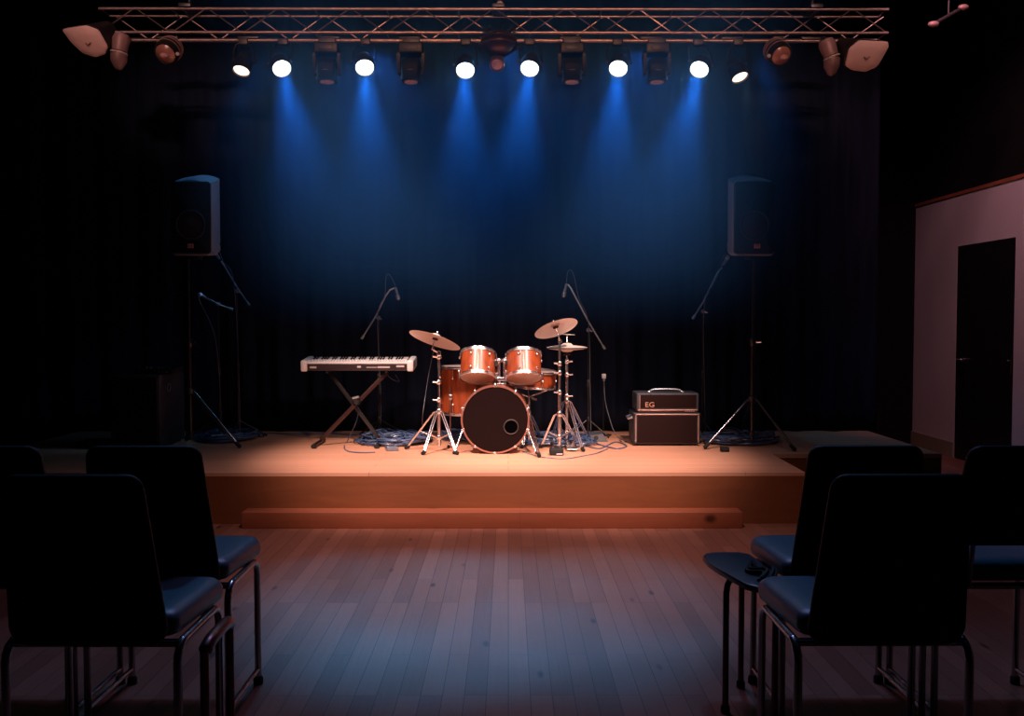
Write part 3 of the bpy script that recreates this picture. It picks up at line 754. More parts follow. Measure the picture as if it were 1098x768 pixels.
for i in range(nk - 1):
    if i % 7 in (2, 6): continue
    x_ = -kh + endw + .01 + kwid * (i + 1)
    kbox(MB(), x_ - .0055, x_ + .0055, .102, .20, .0765, .086, .002).build('black_key', M['white'] if False else M['blackkey'], t, 30)
# control row printed on the front strip and raised white sliders along the top
kp = kbox(MB(), -kh + .07, -kh + .12, -.0015, .0, .022, .036, 0)
for (xa_, xb_, za_, zb2) in ((.0, .028, .026, .040), (.07, .15, .026, .031), (.155, .25, .024, .036), (.30, .36, .030, .044)):
    kbox(kp, xa_, xb_, -.0015, .0005, za_, zb2, 0)
kp.build('printed_marks', M['print'], t, 0)
for i in range(34):
    x_ = -kh + .065 + (2 * kh - .13) * i / 33
    kbox(MB(), x_ - .006, x_ + .006, .03, .05, .0722, .0815, .002).build('slider_cap', M['plug'], t, 30)

t = T('keyboard_stand', 'black crossed stand holding up the electronic keyboard', 'stand', (kc, KY + .13, D))
def bar(p, q, w_, th, m_, name, par):
    p, q = V(p), V(q); ax = (q - p).normalized(); u_ = V((0, 1, 0)); u_ = (u_ - ax * u_.dot(ax)).normalized(); v_ = ax.cross(u_)
    Mx = Matrix((v_, u_, ax)).transposed(); return MB().box((p + q) / 2, (w_, th, (q - p).length), .004, Mx).build(name, m_, par, 30)
zt2 = zb_ - .012
aX = at(340, 478, 7.42).x; bX = at(408, 474, 7.52).x; cX = at(352, 400, 7.45).x; dX = at(415, 400, 7.45).x
bar((aX + .02, 7.47, D + .045), (dX, 7.47, zt2), .032, .022, mat('brown_black_bar', (.05, .022, .02), .35, metal=.4), 'crossed_bar', t)
bar((bX, 7.50, D + .04), (cX, 7.50, zt2), .030, .022, M['standmetal'], 'crossed_bar', t)
crs = at(383, 431, 7.48)
MB().lathe([(.03, -.03), (.032, 0), (.02, .02)], (crs.x, 7.455, crs.z), (0, -1, 0), 16).build('pivot_bolt', M['blackmetal'], t, 40)
MB().tube([(crs.x - .03, 7.45, crs.z + .03), (crs.x + .02, 7.44, crs.z + .042)], .010, 8).build('locking_lever', M['boom'], t, 40)
for fx in (aX, bX):
    s_ = -1 if fx == aX else 1
    MB().tube([(fx, 7.30, D + .022), (fx, 7.66, D + .022)], .014, 10).build('foot_bar', M['standmetal'], t, 60)
    for y_ in (7.29, 7.67): MB().tube([(fx, y_ - .02, D + .0185), (fx, y_ + .02, D + .0185)], .018, 10).build('rubber_foot', M['rubber'], t, 60)
for fx in (cX, dX):
    MB().tube([(fx, 7.40, zt2 + .003), (fx, 7.62, zt2 + .018)], .010, 10).build('support_arm', M['standmetal'], t, 60)

# ------------------------------------------------------------------ drum kit
def lugs(parent, o, axis, R, h0, h1, n, phase=0, size=.008):
    o = V(o); ax = V(axis).normalized(); u, v, _ = frame3(ax)
    for i in range(n):
        a_ = phase + 2 * PI * i / n; dd = u * math.cos(a_) + v * math.sin(a_)
        p = o + dd * (R + .009)
        b_ = MB()
        if abs(h1 - h0) < .15: b_.tube([p + ax * h0, p + ax * h1], .0022, 6)
        else:
            b_.tube([p + ax * h0, p + ax * (h0 + (h1 - h0) * .22)], .0024, 6); b_.tube([p + ax * (h0 + (h1 - h0) * .78), p + ax * h1], .0024, 6)
        b_.ball(p + ax * ((h0 + h1) / 2 if abs(h1 - h0) < .15 else h0 + (h1 - h0) * .78), size * 1.3, 8)
        if abs(h1 - h0) >= .15: b_.ball(p + ax * (h0 + (h1 - h0) * .22), size * 1.3, 8)
        b_.build('tension_rod', M['chrome'], parent, 60)
def drum(name, label, o, axis, R, H, nl, botmat=None, topmat=None, phase=.3, group=None, shell='shell'):
    o = V(o); ax = V(axis).normalized()     # o = centre of bottom
    t = T(name, label, 'drum', o, group)
    MB().lathe([(R, .012), (R, H - .012)], o, ax, 48).build('shell', M[shell], t, 60)
    MB().lathe([(.001, .0005), (R - .004, .0), (R + .002, .010)], o, ax, 48, cap=False).build('bottom_head', botmat or M['whitehead'], t, 40)
    MB().lathe([(.001, H - .0005), (R - .004, H), (R + .002, H - .010)], o, ax, 48, cap=False).build('top_head', topmat or M['whitehead'], t, 40)
    for h_ in (.006, H - .006):
        MB().torus(o + ax * h_, ax, R + .005, .0055, 48, 8).build('hoop', M['chrome'], t, 60)
        MB().lathe([(R + .004, -.012), (R + .008, -.010), (R + .008, .010), (R + .004, .012)], o + ax * h_, ax, 48, cap=False).build('hoop_flange', M['chrome'], t, 60)
    lugs(t, o, ax, R, .004, H - .004, nl, phase)
    return t
# bass drum, lying along y
BY = 6.98; bc = at(531, 451, BY); BR = .24; bz = D + BR + .012; bc.z = bz; BD = .36
t = T('bass_drum', 'large bass drum lying on its side with a black front head', 'drum', (bc.x, BY + BD / 2, D))
MB().lathe([(BR, .015), (BR, BD - .015)], bc, (0, 1, 0), 64).build('shell', M['bassshell'], t, 60)
hd = MB(); hd.lathe([(.001, .004), (BR - .008, .002), (BR - .002, .012), (.001, .014)], bc, (0, 1, 0), 64, cap=False); hd.build('front_head', M['blackhead'], t, 40)
MB().lathe([(.001, BD), (BR - .008, BD), (BR - .002, BD - .012), (.001, BD - .013)], bc, (0, 1, 0), 64, cap=False).build('rear_head', M['whitehead'], t, 40)
for y_ in (0, BD - .03):
    MB().lathe([(BR - .004, -.003), (BR + .008, -.003), (BR + .012, .03), (BR + .001, .03)], bc + V((0, y_, 0)), (0, 1, 0), 64, cap=False).build('hoop', mat('hoop_lacquer', (.34, .09, .035), .3, coat=.6) if y_ else mat('front_hoop_lacquer', (.30, .12, .09), .3, metal=.4, coat=.6), t, 40)
lugs(t, bc, (0, 1, 0), BR + .004, .01, .09, 10, .31); lugs(t, bc + V((0, BD - .1, 0)), (0, 1, 0), BR + .004, 0, .09, 10, .31)
for a_ in range(10):
    an = .31 + a_ * 2 * PI / 10; 
    MB().box(bc + V((math.cos(an) * (BR + .004), .004, math.sin(an) * (BR + .004))), (.018, .018, .018), .004).build('claw', M['chrome'], t, 40)
ph = at(548, 458, BY)
MB().torus((ph.x, BY - .001, ph.z), (0, 1, 0), .052, .005, 36, 8).build('port_ring', mat('port_ring_black', (.03, .018, .018), .5), t, 60)
MB().lathe([(.001, 0), (.050, 0), (.048, .002)], (ph.x, BY + .0015, ph.z), (0, -1, 0), 32, cap=False).build('port_hole', M['hole'], t, 40)
for s in (-1, 1):
    sp_ = bc + V((s * BR * .93, .08, -BR * .4)); ft = V((bc.x + s * (BR + .06), BY + .0, D + .006))
    lg = MB().tube([sp_, sp_ + V((s * .02, 0, .0)), ft], .007, 8).build('spur', M['chrome'], t, 60)
    MB().ball(ft + V((0, 0, .004)), .011).build('rubber_tip', M['rubber'], lg, 60)
# tom mount on the bass drum
mtop = at(538, 385, 7.12); mb0 = V((mtop.x, 7.12, bz + BR - .004))
t2 = T('tom_holder', 'chrome double tom holder standing on top of the bass drum', 'holder', mb0)
MB().box(mb0 + V((0, 0, .012)), (.07, .08, .02), .006).build('mount_plate', M['chrome'], t2, 40)
for dx in (-.022, .022):
    MB().tube([mb0 + V((dx, 0, .015)), V((mtop.x + dx, 7.12, mtop.z - .02))], .0125, 12).build('post', M['chrome'], t2, 60)
MB().box((mtop.x, 7.12, mb0.z + .05), (.075, .035, .03), .008).build('post_block', M['chrome'], t2, 40)
for s in (-1, 1):
    e_ = V((mtop.x + s * .022, 7.12, mtop.z - .02)); 
    MB().ball(e_ + V((0, -.005, .008)), .023).build('ball_joint', M['chrome'], t2, 60)
    MB().tube([e_, e_ + V((s * .028, .0, .012)), e_ + V((s * .05, .0, .012))], .009, 10).build('tom_arm', M['chrome'], t2, 60)
    MB().lathe([(.016, -.012), (.018, 0), (.016, .012)], e_ + V((s * .018, -.026, -.006)), (0, -1, 0), 12).build('wing_nut', M['chrome'], t2, 40)
# toms, tilted towards the drummer
def tom(pxc, pyb, pyt, roll, label, Yc=7.10, R=.127):
    ax = V((roll, .40, .92)).normalized()
    b_ = at(pxc, pyb, Yc - .02); H = .195
    return drum('rack_tom', label, b_, ax, R, H, 6, phase=.2, group='rack toms over the bass drum')
tom(512, 405.5, 374, .02, 'copper rack tom on the left above the bass drum', 7.1)
tom(562, 406, 376, -.02, 'copper rack tom on the right above the bass drum', 7.1)
# floor tom
fy = 7.52; fo = at(503, 443, fy); 
ftm = drum('floor_tom', 'deep copper floor tom standing behind the left side of the bass drum', fo, (0, 0, 1), .215, at(497, 393, fy).z - fo.z, 8, phase=.25)
for an in (-2.2, -.6, 1.4):
    p_ = V((fo.x + .232 * math.cos(an), fy + .232 * math.sin(an), 0))
    lg = MB().tube([p_ + V((0, 0, fo.z + .22)), p_ + V((0, 0, D + .05)), p_ + V((.02 * math.cos(an), .02 * math.sin(an), D + .012))], .006, 8).build('leg', M['chrome'], ftm, 60)
    MB().ball(p_ + V((.02 * math.cos(an), .02 * math.sin(an), D + .012)), .012).build('rubber_tip', M['rubber'], lg, 60)
    MB().box(p_ + V((-.008 * math.cos(an), -.008 * math.sin(an), fo.z + .14)), (.03, .03, .04), .006).build('leg_bracket', M['chrome'], ftm, 40)
# snare and stand
sy = 7.40; so_ = at(571, 414.5, sy); 
sn = drum('snare_drum', 'shallow copper snare drum behind the right rack tom', so_, (.08, -.05, 1), .175, .125, 8, phase=.15)
t = T('snare_stand', 'chrome tripod stand carrying the snare drum', 'stand', (so_.x, sy, D))
sx_ = at(567, 440, sy).x
MB().tube([(sx_, sy, D + .05), (sx_, sy, so_.z - .075)], .011, 10).build('pole', M['chrome'], t, 60)
MB().lathe([(.017, -.02), (.02, 0), (.017, .02)], (sx_, sy, D + .26), n=12).build('collar', M['chrome'], t, 40)
for q in range(3):
    an = -.5 + q * 2 * PI / 3
    MB().tube([(sx_, sy, so_.z - .08), (sx_ + .10 * math.cos(an), sy + .10 * math.sin(an), so_.z - .045), (sx_ + .165 * math.cos(an), sy + .165 * math.sin(an), so_.z - .02), (sx_ + .19 * math.cos(an), sy + .19 * math.sin(an), so_.z + .012)], .006, 8).build('basket_arm', M['chrome'], t, 60)
MB().tube([(sx_ + .02, sy - .01, so_.z - .09), (sx_ + .06, sy - .03, so_.z - .1)], .008, 8).build('wing_screw', M['chrome'], t, 60)

def tripod(t, x, y, hubz, feet, botz=None, double=True):
    botz = botz or D + .10
    MB().lathe([(.016, -.02), (.021, -.01), (.021, .012), (.016, .02)], (x, y, hubz), n=14).build('leg_hub', M['chrome'], t, 40)
    MB().lathe([(.016, -.015), (.020, -.01), (.020, .012), (.016, .018)], (x, y, botz), n=14).build('leg_hub', M['chrome'], t, 40)
    for fx, fy_ in feet:
        f = V((fx, fy_, D + .012)); h_ = V((x, y, hubz)); dd = f - h_; dd.z = 0; dd.normalize(); sd = V((-dd.y, dd.x, 0)) * .009
        b_ = MB()
        for s in ((-1, 1) if double else (0,)):
            b_.tube([h_ + dd * .018 + sd * s, h_ + dd * .045 + sd * s + V((0, 0, -.012)), f + sd * s * .8], .0055, 6)
        lg = b_.build('leg', M['chrome'], t, 60)
        MB().tube([f - dd * .02 + V((0, 0, .012)), f + dd * .014], [.015, .013], 10).build('rubber_foot', M['rubber'], lg, 60)
        mid = h_.lerp(f, .55)
        MB().tube([V((x, y, botz)) + dd * .018, mid], .006, 6).build('brace', M['chrome'], t, 60)
tripod(t, sx_, sy - .0, D + .24, [(atz(578, 491, D).x, atz(578, 491, D).y), (sx_ - .05, 7.02 + .26), (sx_ + .12, 7.62)])

def cymbal(label, c, n_, R, bell=.045):
    c = V(c); n_ = V(n_).normalized(); k = R / .2
    t = T('cymbal', label, 'cymbal', c, 'bronze cymbals over the drum kit')
    prof = [(R, 0), (R * .8, .010), (R * .5, .019), (R * .24, .025), (R * .22, .028), (R * .17, .042), (R * .10, .050), (.006, .052)]
    b_ = MB(); b_.lathe(prof + [(.006, .050), (R * .10, .048), (R * .16, .040), (R * .21, .026), (R * .24, .023), (R * .5, .017), (R * .8, .008), (R, -.0012)], c - n_ * .03, n_, 56, cap=False)
    return t, b_.build('plate', M['brass'], t, 25)
def cym_stand(label, x, y, hubz, feet, topc, n_, collars, group='chrome cymbal stands'):
    t = T('cymbal_stand', label, 'stand', (x, y, D), group)
    tc_ = V(topc); n_ = V(n_).normalized()
    kn = tc_ - n_ * .10
    base_top = V((x, y, kn.z - .03))
    MB().tube([(x, y, D + .04), (x, y, D + (base_top.z - D) * .52)], .0135, 12).build('lower_tube', M['chrome'], t, 60)
    MB().tube([(x, y, D + (base_top.z - D) * .52), base_top], .0095, 12).build('upper_tube', M['chrome'], t, 60)
    MB().tube([base_top, kn, tc_ + n_ * .03], [.007, .006, .004], 8).build('tilter_rod', M['chrome'], t, 60)
    MB().lathe([(.015, -.014), (.017, 0), (.015, .014)], base_top, (0, 1, 0), 14).build('tilter', M['chrome'], t, 40)
    MB().lathe([(.012, 0), (.022, .004), (.022, .014), (.010, .018)], tc_ - n_ * .028, n_, 16).build('felt_washer', M['felt'], t, 40)
    MB().lathe([(.009, 0), (.011, .006), (.007, .016)], tc_ + n_ * .024, n_, 12).build('wing_nut', M['chrome'], t, 40)
    for z_ in collars:
        MB().lathe([(.014, -.016), (.019, -.010), (.019, .012), (.014, .018)], (x, y, z_), n=12).build('collar', M['chrome'], t, 40)
        MB().tube([(x - .01, y - .01, z_), (x - .045, y - .022, z_ + .004)], .0065, 8).build('wing_screw', M['chrome'], t, 40)
    tripod(t, x, y, hubz, feet)
    return t
# left crash
cc = at(467.5, 361, 7.12); nL = (.30, .25, .92)
cymbal('tilted bronze cymbal on the left side of the drum kit', cc, nL, .196)
lx = at(470.5, 430, 7.12).x
g1, g2, g3 = atz(436, 482, D), atz(453.5, 489, D), atz(489.5, 488.5, D)
cym_stand('chrome tripod stand of the left cymbal', lx, 7.14, at(470, 441, 7.14).z, [(g1.x, g1.y), (g2.x, g2.y + .04), (g3.x, g3.y + .02)], cc, nL, [at(470, y_, 7.14).z for y_ in (383, 410, 429)])
# right crash
cr = at(595, 348.5, 7.16); nR = (-.29, .36, .89)
cymbal('steeply tilted bronze cymbal at the top right of the drum kit', cr, nR, .166)
rx = at(600, 430, 7.2).x
g1, g2, g3 = atz(580, 481, D), atz(622, 478, D), (rx - .0, 7.5)
cym_stand('chrome tripod stand of the steeply tilted right cymbal', rx, 7.2, at(600, 444, 7.2).z, [(g1.x, g1.y), (g2.x - .02, g2.y - .05), g3], cr, nR, [at(600, y_, 7.2).z for y_ in (390, 400, 421)])
# hi-hat pair
hy = 7.42; hc = at(608, 372.5, hy)
hht = T('hi_hat_cymbal', 'upper flat bronze cymbal of the pair right of the snare drum', 'cymbal', hc, 'hi hat cymbals')
MB().lathe([(.158, -.012), (.12, -.004), (.05, .004), (.045, .006), (.032, .018), (.01, .022), (.01, .020), (.03, .015), (.044, .003), (.12, -.006), (.158, -.0135)], hc + V((0, 0, .012)), n=48, cap=False).build('plate', M['brass'], hht, 25)
hhb = T('hi_hat_cymbal', 'lower cymbal of the flat pair right of the snare drum', 'cymbal', hc - V((0, 0, .01)), 'hi hat cymbals')
MB().lathe([(.156, .004), (.12, -.004), (.05, -.012), (.03, -.024), (.008, -.026), (.008, -.024), (.03, -.021), (.05, -.010), (.12, -.002), (.156, .0055)], hc - V((0, 0, .012)), n=48, cap=False).build('plate', M['brass'], hhb, 25)
t = T('hi_hat_stand', 'chrome stand with rod and pedal under the flat cymbal pair', 'stand', (hc.x, hy, D))
MB().tube([(hc.x, hy, D + .03), (hc.x, hy, hc.z - .09)], .0125, 12).build('lower_tube', M['chrome'], t, 60)
MB().tube([(hc.x, hy, hc.z - .09), (hc.x, hy, hc.z - .042)], .009, 12).build('upper_tube', M['chrome'], t, 60)
MB().tube([(hc.x, hy, hc.z - .04), (hc.x, hy, hc.z + .095)], .004, 8).build('pull_rod', M['chrome'], t, 60)
MB().lathe([(.014, -.03), (.016, -.02), (.007, .0), (.006, .04), (.004, .045)], (hc.x, hy, hc.z + .052), n=12).build('clutch', M['chrome'], t, 40)
MB().lathe([(.03, -.012), (.03, 0), (.014, .008)], (hc.x, hy, hc.z - .052), n=16).build('cymbal_seat', M['felt'], t, 40)
tb_ = MB(); tb_.lathe([(.001, 0), (.05, .0), (.052, .004), (.001, .006)], (hc.x + .01, hy, hc.z + .096), (.05, 0, 1), 24, cap=False)
tb_.build('top_disc', M['brass'], t, 30)
for y_ in (388, 402, 425):
    z_ = at(609, y_, hy).z
    MB().lathe([(.014, -.016), (.019, -.010), (.019, .012), (.014, .018)], (hc.x, hy, z_), n=12).build('collar', M['chrome'], t, 40)
    MB().tube([(hc.x + .01, hy - .01, z_), (hc.x + .045, hy - .022, z_ + .004)], .0065, 8).build('wing_screw', M['chrome'], t, 40)
g1 = atz(632, 474, D)
tripod(t, hc.x, hy, at(609, 430, hy).z, [(g1.x, g1.y), (hc.x + .10, 7.1), (hc.x - .12, 7.62)])
MB().box((hc.x + .02, 7.22, D + .035), (.08, .24, .012), .004, Matrix.Rotation(.15, 3, 'X')).build('footboard', M['chrome'], t, 40)
# long low boom foot to the right
g = atz(651, 482, D); 
# kick pedal pieces beside the bass drum
t = T('kick_pedal', 'chrome kick pedal behind the bass drum', 'pedal', (bc.x + .02, 7.48, D))
MB().box((bc.x + .02, 7.52, D + .03), (.09, .28, .012), .004, Matrix.Rotation(-.12, 3, 'X')).build('footboard', M['chrome'], t, 40)
for s in (-1, 1): MB().tube([(bc.x + .02 + s * .06, 7.40, D + .004), (bc.x + .02 + s * .05, 7.40, D + .20)], .008, 8).build('post', M['chrome'], t, 60)
MB().tube([(bc.x - .05, 7.40, D + .2), (bc.x + .09, 7.40, D + .2)], .008, 8).build('axle', M['chrome'], t, 60)
MB().box((bc.x + .02, 7.5, D + .006), (.12, .36, .008), .002).build('base_plate', M['blackmetal'], t, 40)
g = atz(597, 489, D)
t = T('foot_switch_box', 'small black foot switch box in front of the drum hardware', 'pedal', (g.x, g.y + .04, D))
MB().box((g.x, g.y + .05, D + .026), (.10, .09, .05), .01).build('housing', M['rubber'], t, 40)
MB().box((g.x + .02, g.y + .004, D + .012), (.045, .005, .008), .001).build('label_strip', M['print'], t, 40)
for s in (-1, 1): MB().lathe([(.010, 0), (.009, .008)], (g.x + s * .025, g.y + .05, D + .052), n=12).build('button', M['chrome'], t, 40)
# left pedal block near cables (390-ish)
g = atz(386, 487, D)
g = atz(419, 484, D)
t = T('foot_pedal', 'small silver edged foot pedal left of the left cymbal stand', 'pedal', (g.x, g.y + .05, D))
MB().box((g.x, g.y + .05, D + .017), (.085, .11, .03), .005, Matrix.Rotation(.3, 3, 'Z')).build('housing', M['mic'], t, 40)
for s in (-1, 1): MB().lathe([(.008, 0), (.007, .012)], (g.x + s * .022, g.y + .05, D + .032), n=10).build('knob', M['chrome'], t, 40)
# wedge box by mic stand B
g = atz(640, 474, D)
t = T('floor_box', 'small dark blue wedge box on deck right of the hi hat stand', 'box', (g.x, g.y + .06, D))
MB().rings([[V((g.x + s_ * a_, g.y + yy, D + zz)) for s_, yy, zz in ((-1, 0, .002), (1, 0, .002), (1, .13, .002), (-1, .13, .002))] if False else [V((g.x - .07, g.y, D + .002)), V((g.x + .09, g.y, D + .002)), V((g.x + .09, g.y + .14, D + .002)), V((g.x - .07, g.y + .14, D + .002))] for a_ in (1,)] + [[V((g.x - .06, g.y + .03, D + .05)), V((g.x + .05, g.y + .03, D + .06)), V((g.x + .05, g.y + .13, D + .07)), V((g.x - .06, g.y + .13, D + .07))]]).build('housing', M['tolex'], t, 30)
MB().lathe([(.02, -.002), (.018, .004)], (g.x - .005, g.y + .015, D + .03), (0, -1, .6), 14).build('dial', M['rubber'], t, 40)

# ------------------------------------------------------------------ amplifier
AYF = 7.42
ax0, ax1 = at(680, 460, AYF).x, at(751, 460, AYF).x
za, zb3 = at(700, 443, AYF).z, at(700, 422, AYF).z
t = T('amplifier_cabinet', 'low black amplifier cabinet standing right of the drum kit', 'amplifier', ((ax0 + ax1) / 2, AYF + .16, D))
xm = (ax0 + ax1) / 2; wA = ax1 - ax0
MB().box((xm, AYF + .17, (D + .014 + za) / 2), (wA, .32, za - D - .014), .010).build('cabinet', M['tolex'], t, 40)
MB().box((xm, AYF + .007, (D + za) / 2 + .0), (wA - .05, .008, za - D - .05), .002).build('grille_cloth', M['ampcloth'], t, 40)
bp = MB()
zl, zh = D + .028, za - .012
for s in (-1, 1): bp.tube([(xm + s * (wA / 2 - .014), AYF + .006, zl), (xm + s * (wA / 2 - .014), AYF + .006, zh)], .0045, 6)
bp.tube([(xm - wA / 2 + .014, AYF + .006, zh), (xm + wA / 2 - .014, AYF + .006, zh)], .006, 6)
bp.build('piping', M['piping'], t, 60)
for sx in (ax0 + .04, ax1 - .04):
    for y_ in (AYF + .05, AYF + .28): MB().lathe([(.016, 0), (.016, .016)], (sx, y_, D), n=12).build('rubber_foot', M['rubber'], t, 40)
for zz in ((D + za) / 2 + .06, ):
    MB().tube([(ax0 - .002, AYF + .06, zz + .03), (ax0 - .035, AYF + .07, zz + .02), (ax0 - .035, AYF + .2, zz + .02), (ax0 - .002, AYF + .22, zz + .03)], .010, 8).build('side_handle', M['boom'], t, 60)
for sx in (ax0 + .010, ax1 - .010):
    for zz in (D + .03, za - .016): MB().box((sx, AYF + .018, zz), (.03, .03, .03), .008).build('corner_guard', M['blackmetal'], t, 40)
hx0, hx1 = at(683, 430, AYF).x, at(750, 430, AYF).x; hxm = (hx0 + hx1) / 2; wH = hx1 - hx0
t = T('guitar_amplifier', 'black amplifier head with a top handle on the low cabinet', 'amplifier', (hxm, AYF + .15, za))
zh0 = za + .002
MB().box((hxm, AYF + .155, (zh0 + zb3) / 2 + .004), (wH, .27, zb3 - zh0 - .004), .012).build('case', M['tolex'], t, 40)
MB().box((hxm + .005, AYF + .018, (zh0 + zb3) / 2 + .012), (wH - .05, .008, zb3 - zh0 - .05), .002).build('grille_cloth', M['ampcloth'], t, 40)
bp = MB()
for zz in (zh0 + .020, ): bp.tube([(hxm - wH / 2 + .012, AYF + .017, zz), (hxm + wH / 2 - .012, AYF + .017, zz)], .005, 6)
bp.tube([(hxm - wH / 2 + .024, AYF + .017, zh0 + .02), (hxm - wH / 2 + .024, AYF + .017, zb3 - .016)], .0035, 6)
bp.build('piping', M['piping'], t, 60)
MB().box((hxm, AYF + .016, zh0 + .011), (wH - .02, .006, .010), .002).build('control_panel', M['brownmetal'], t, 40)
for k in range(5): MB().lathe([(.006, 0), (.005, .008)], (hxm + wH / 2 - .04 - .016 * k, AYF + .014, zh0 + .011), (0, -1, 0), 10).build('knob', M['piping'], t, 40)
lg_ = at(697, 434.5, AYF)
text_mesh('lettering', 'EG', .054, M['badge'], t, (lg_.x, AYF + .012, lg_.z), extrude=.002, sx=1.15)
hp = [(hxm - .13, AYF + .13, zb3 + .001), (hxm - .10, AYF + .13, zb3 + .020), (hxm, AYF + .13, zb3 + .024), (hxm + .10, AYF + .13, zb3 + .020), (hxm + .13, AYF + .13, zb3 + .001)]
MB().tube(smooth_path(hp, 4), .008, 8).build('handle', M['boom'], t, 60)
for s in (-1, 1): MB().box((hxm + s * .13, AYF + .13, zb3 + .004), (.03, .03, .010), .003).build('handle_mount', M['chrome'], t, 40)

# plug on the curtain with a hanging cable
g = at(647.5, 403.5, 8.1)
t = T('plug_connector', 'small pale plug on a thin upright rod between drums and amplifier', 'plug', (g.x, 8.1, D))
MB().box(g, (.035, .03, .04), .006).build('plug_body', M['plug'], t, 40)
MB().box(g + V((0, -.012, -.03)), (.022, .02, .025), .005).build('strain_relief', M['mic'], t, 40)
MB().tube([(g.x, 8.12, D + .01), (g.x, 8.12, g.z)], .004, 6).build('rod', M['standmetal'], t, 60)
MB().lathe([(.07, 0), (.07, .008), (.01, .014)], (g.x, 8.12, D), n=20).build('base', M['blackmetal'], t, 40)
def cable(label, pts, r=.004, m_='cablelight', k=6):
    c_ = MB().tube(smooth_path(pts, k), r, 6).build('loose_cable', M[m_], smooth=60); rebase(c_, pts[0]); tag(c_, label, 'cable', 'loose cables on the stage'); return c_
z0 = D + .006
cable('thin cable hanging from the pale plug down to the deck', [g + V((0, -.02, -.04)), at(649, 430, 8.05), at(654, 450, 8.0), at(659, 464, 7.95)] + [V((*atz(a_, b_, z0).xy, z0)) for a_, b_ in ((664, 469.5), (672, 474))])
cable('thin dark cable curling down from the keyboard stand to the deck', [at(385, 440, 7.55), at(381, 455, 7.6)] + [V((*atz(a_, b_, z0).xy, z0)) for a_, b_ in ((372, 474), (369, 480), (374, 484), (388, 485.5), (402, 485))], m_='cable')
cable('thin cable dropping from the left cymbal towards the deck', P([(466.5, 371), (464, 380), (460, 400), (456, 425), (453, 448)], 7.3) + [V((*atz(452, 468, z0).xy, z0)), V((*atz(447, 472, z0).xy, z0))], r=.0025)
cable('cable running along the foot of the curtain on the left', [V((*atz(a_, b_, z0).xy, z0)) for a_, b_ in ((262, 465.5), (290, 464.5), (320, 465.5), (352, 465), (385, 466.5))], r=.004, m_='cable')
cable('cable lying on deck between drum hardware and amplifier', [V((*atz(a_, b_, z0).xy, z0)) for a_, b_ in ((625, 477), (643, 481), (660, 474), (672, 478.5), (660, 481), (640, 476))], r=.005, m_='cable')
cable('cable lying in front of the foot switch box', [V((*atz(a_, b_, z0).xy, z0)) for a_, b_ in ((560, 484), (580, 490), (605, 492), (625, 489), (640, 486), (652, 481))], r=.003, m_='cable')
cable('short cable hanging under the right end of the keyboard', P([(415, 402), (421, 407), (428, 409), (424, 402)], 7.55), r=.003, m_='cable')

def tangle(label, cx_, cy_, rx_, ry_, n_, seed, r=.0055):
    rnd = random.Random(seed); b_ = MB()
    for i in range(n_):
        a0 = rnd.uniform(0, 2 * PI); rr = rnd.uniform(.25, .95); ox = cx_ + rnd.uniform(-1, 1) * rx_ * (1 - rr) ; oy = cy_ + rnd.uniform(-1, 1) * ry_ * (1 - rr)
        pts = []
        turns = rnd.uniform(.7, 1.6); zz = D + .007 + .055 * (i / n_) * rnd.random()
        m = 9
        for k in range(m + 1):
            a_ = a0 + turns * 2 * PI * k / m
            pts.append(V((ox + math.cos(a_) * rx_ * rr * rnd.uniform(.75, 1.1), oy + math.sin(a_) * ry_ * rr * rnd.uniform(.75, 1.1), zz + rnd.uniform(0, .02) + (.03 * rnd.random() if rr < .5 else 0))))
        b_.tube(smooth_path(pts, 4), r * rnd.uniform(.7, 1.2), 5)
    o = b_.build('cable_tangle', M['cable'], smooth=60); rebase(o, (cx_, cy_, D))
    tag(o, label, 'cables', kind='stuff'); return o
def G(px, py): return atz(px, py, D)
g = G(243, 471.5); tangle('tangle of dark cables around the left microphone stands', g.x - .02, g.y + .02, .27, .30, 34, 1)
g = G(430, 474); tangle('tangle of blue black cables between keyboard and drum kit', g.x - .05, g.y, .30, .33, 46, 2)
g = G(505, 472); tangle('cables heaped behind the bass drum', g.x - .06, g.y + .1, .22, .26, 26, 3)
g = G(600, 476); tangle('tangle of blue black cables around the right cymbal stands', g.x, g.y + .02, .30, .30, 44, 4)
g = G(792, 474); tangle('tangle of dark cables around the right speaker stand', g.x + .0, g.y - .0, .33, .30, 44, 5)
t = T('power_block', 'small black power block among the cables near the right stand', 'adapter', (*G(778, 485).xy, D))
g = G(778, 485); MB().box((g.x, g.y + .03, D + .018), (.06, .06, .035), .006).build('housing', M['rubber'], t, 40)
MB().box((g.x, g.y - .002, D + .018), (.03, .006, .01), .001).build('socket', M['blackmetal'], t, 40)
g = G(277, 469)
t = T('cable_connector', 'small connector lying at the right end of the left cable tangle', 'connector', (g.x, g.y, D))
MB().tube([(g.x - .05, g.y, D + .015), (g.x + .02, g.y - .01, D + .015), (g.x + .05, g.y - .01, D + .015)], [.012, .014, .011], 10).build('body', M['rubber'], t, 60)
MB().tube([(g.x + .02, g.y - .02, D + .016), (g.x + .04, g.y - .02, D + .016)], .009, 10).build('tip', M['boom'], t, 60)

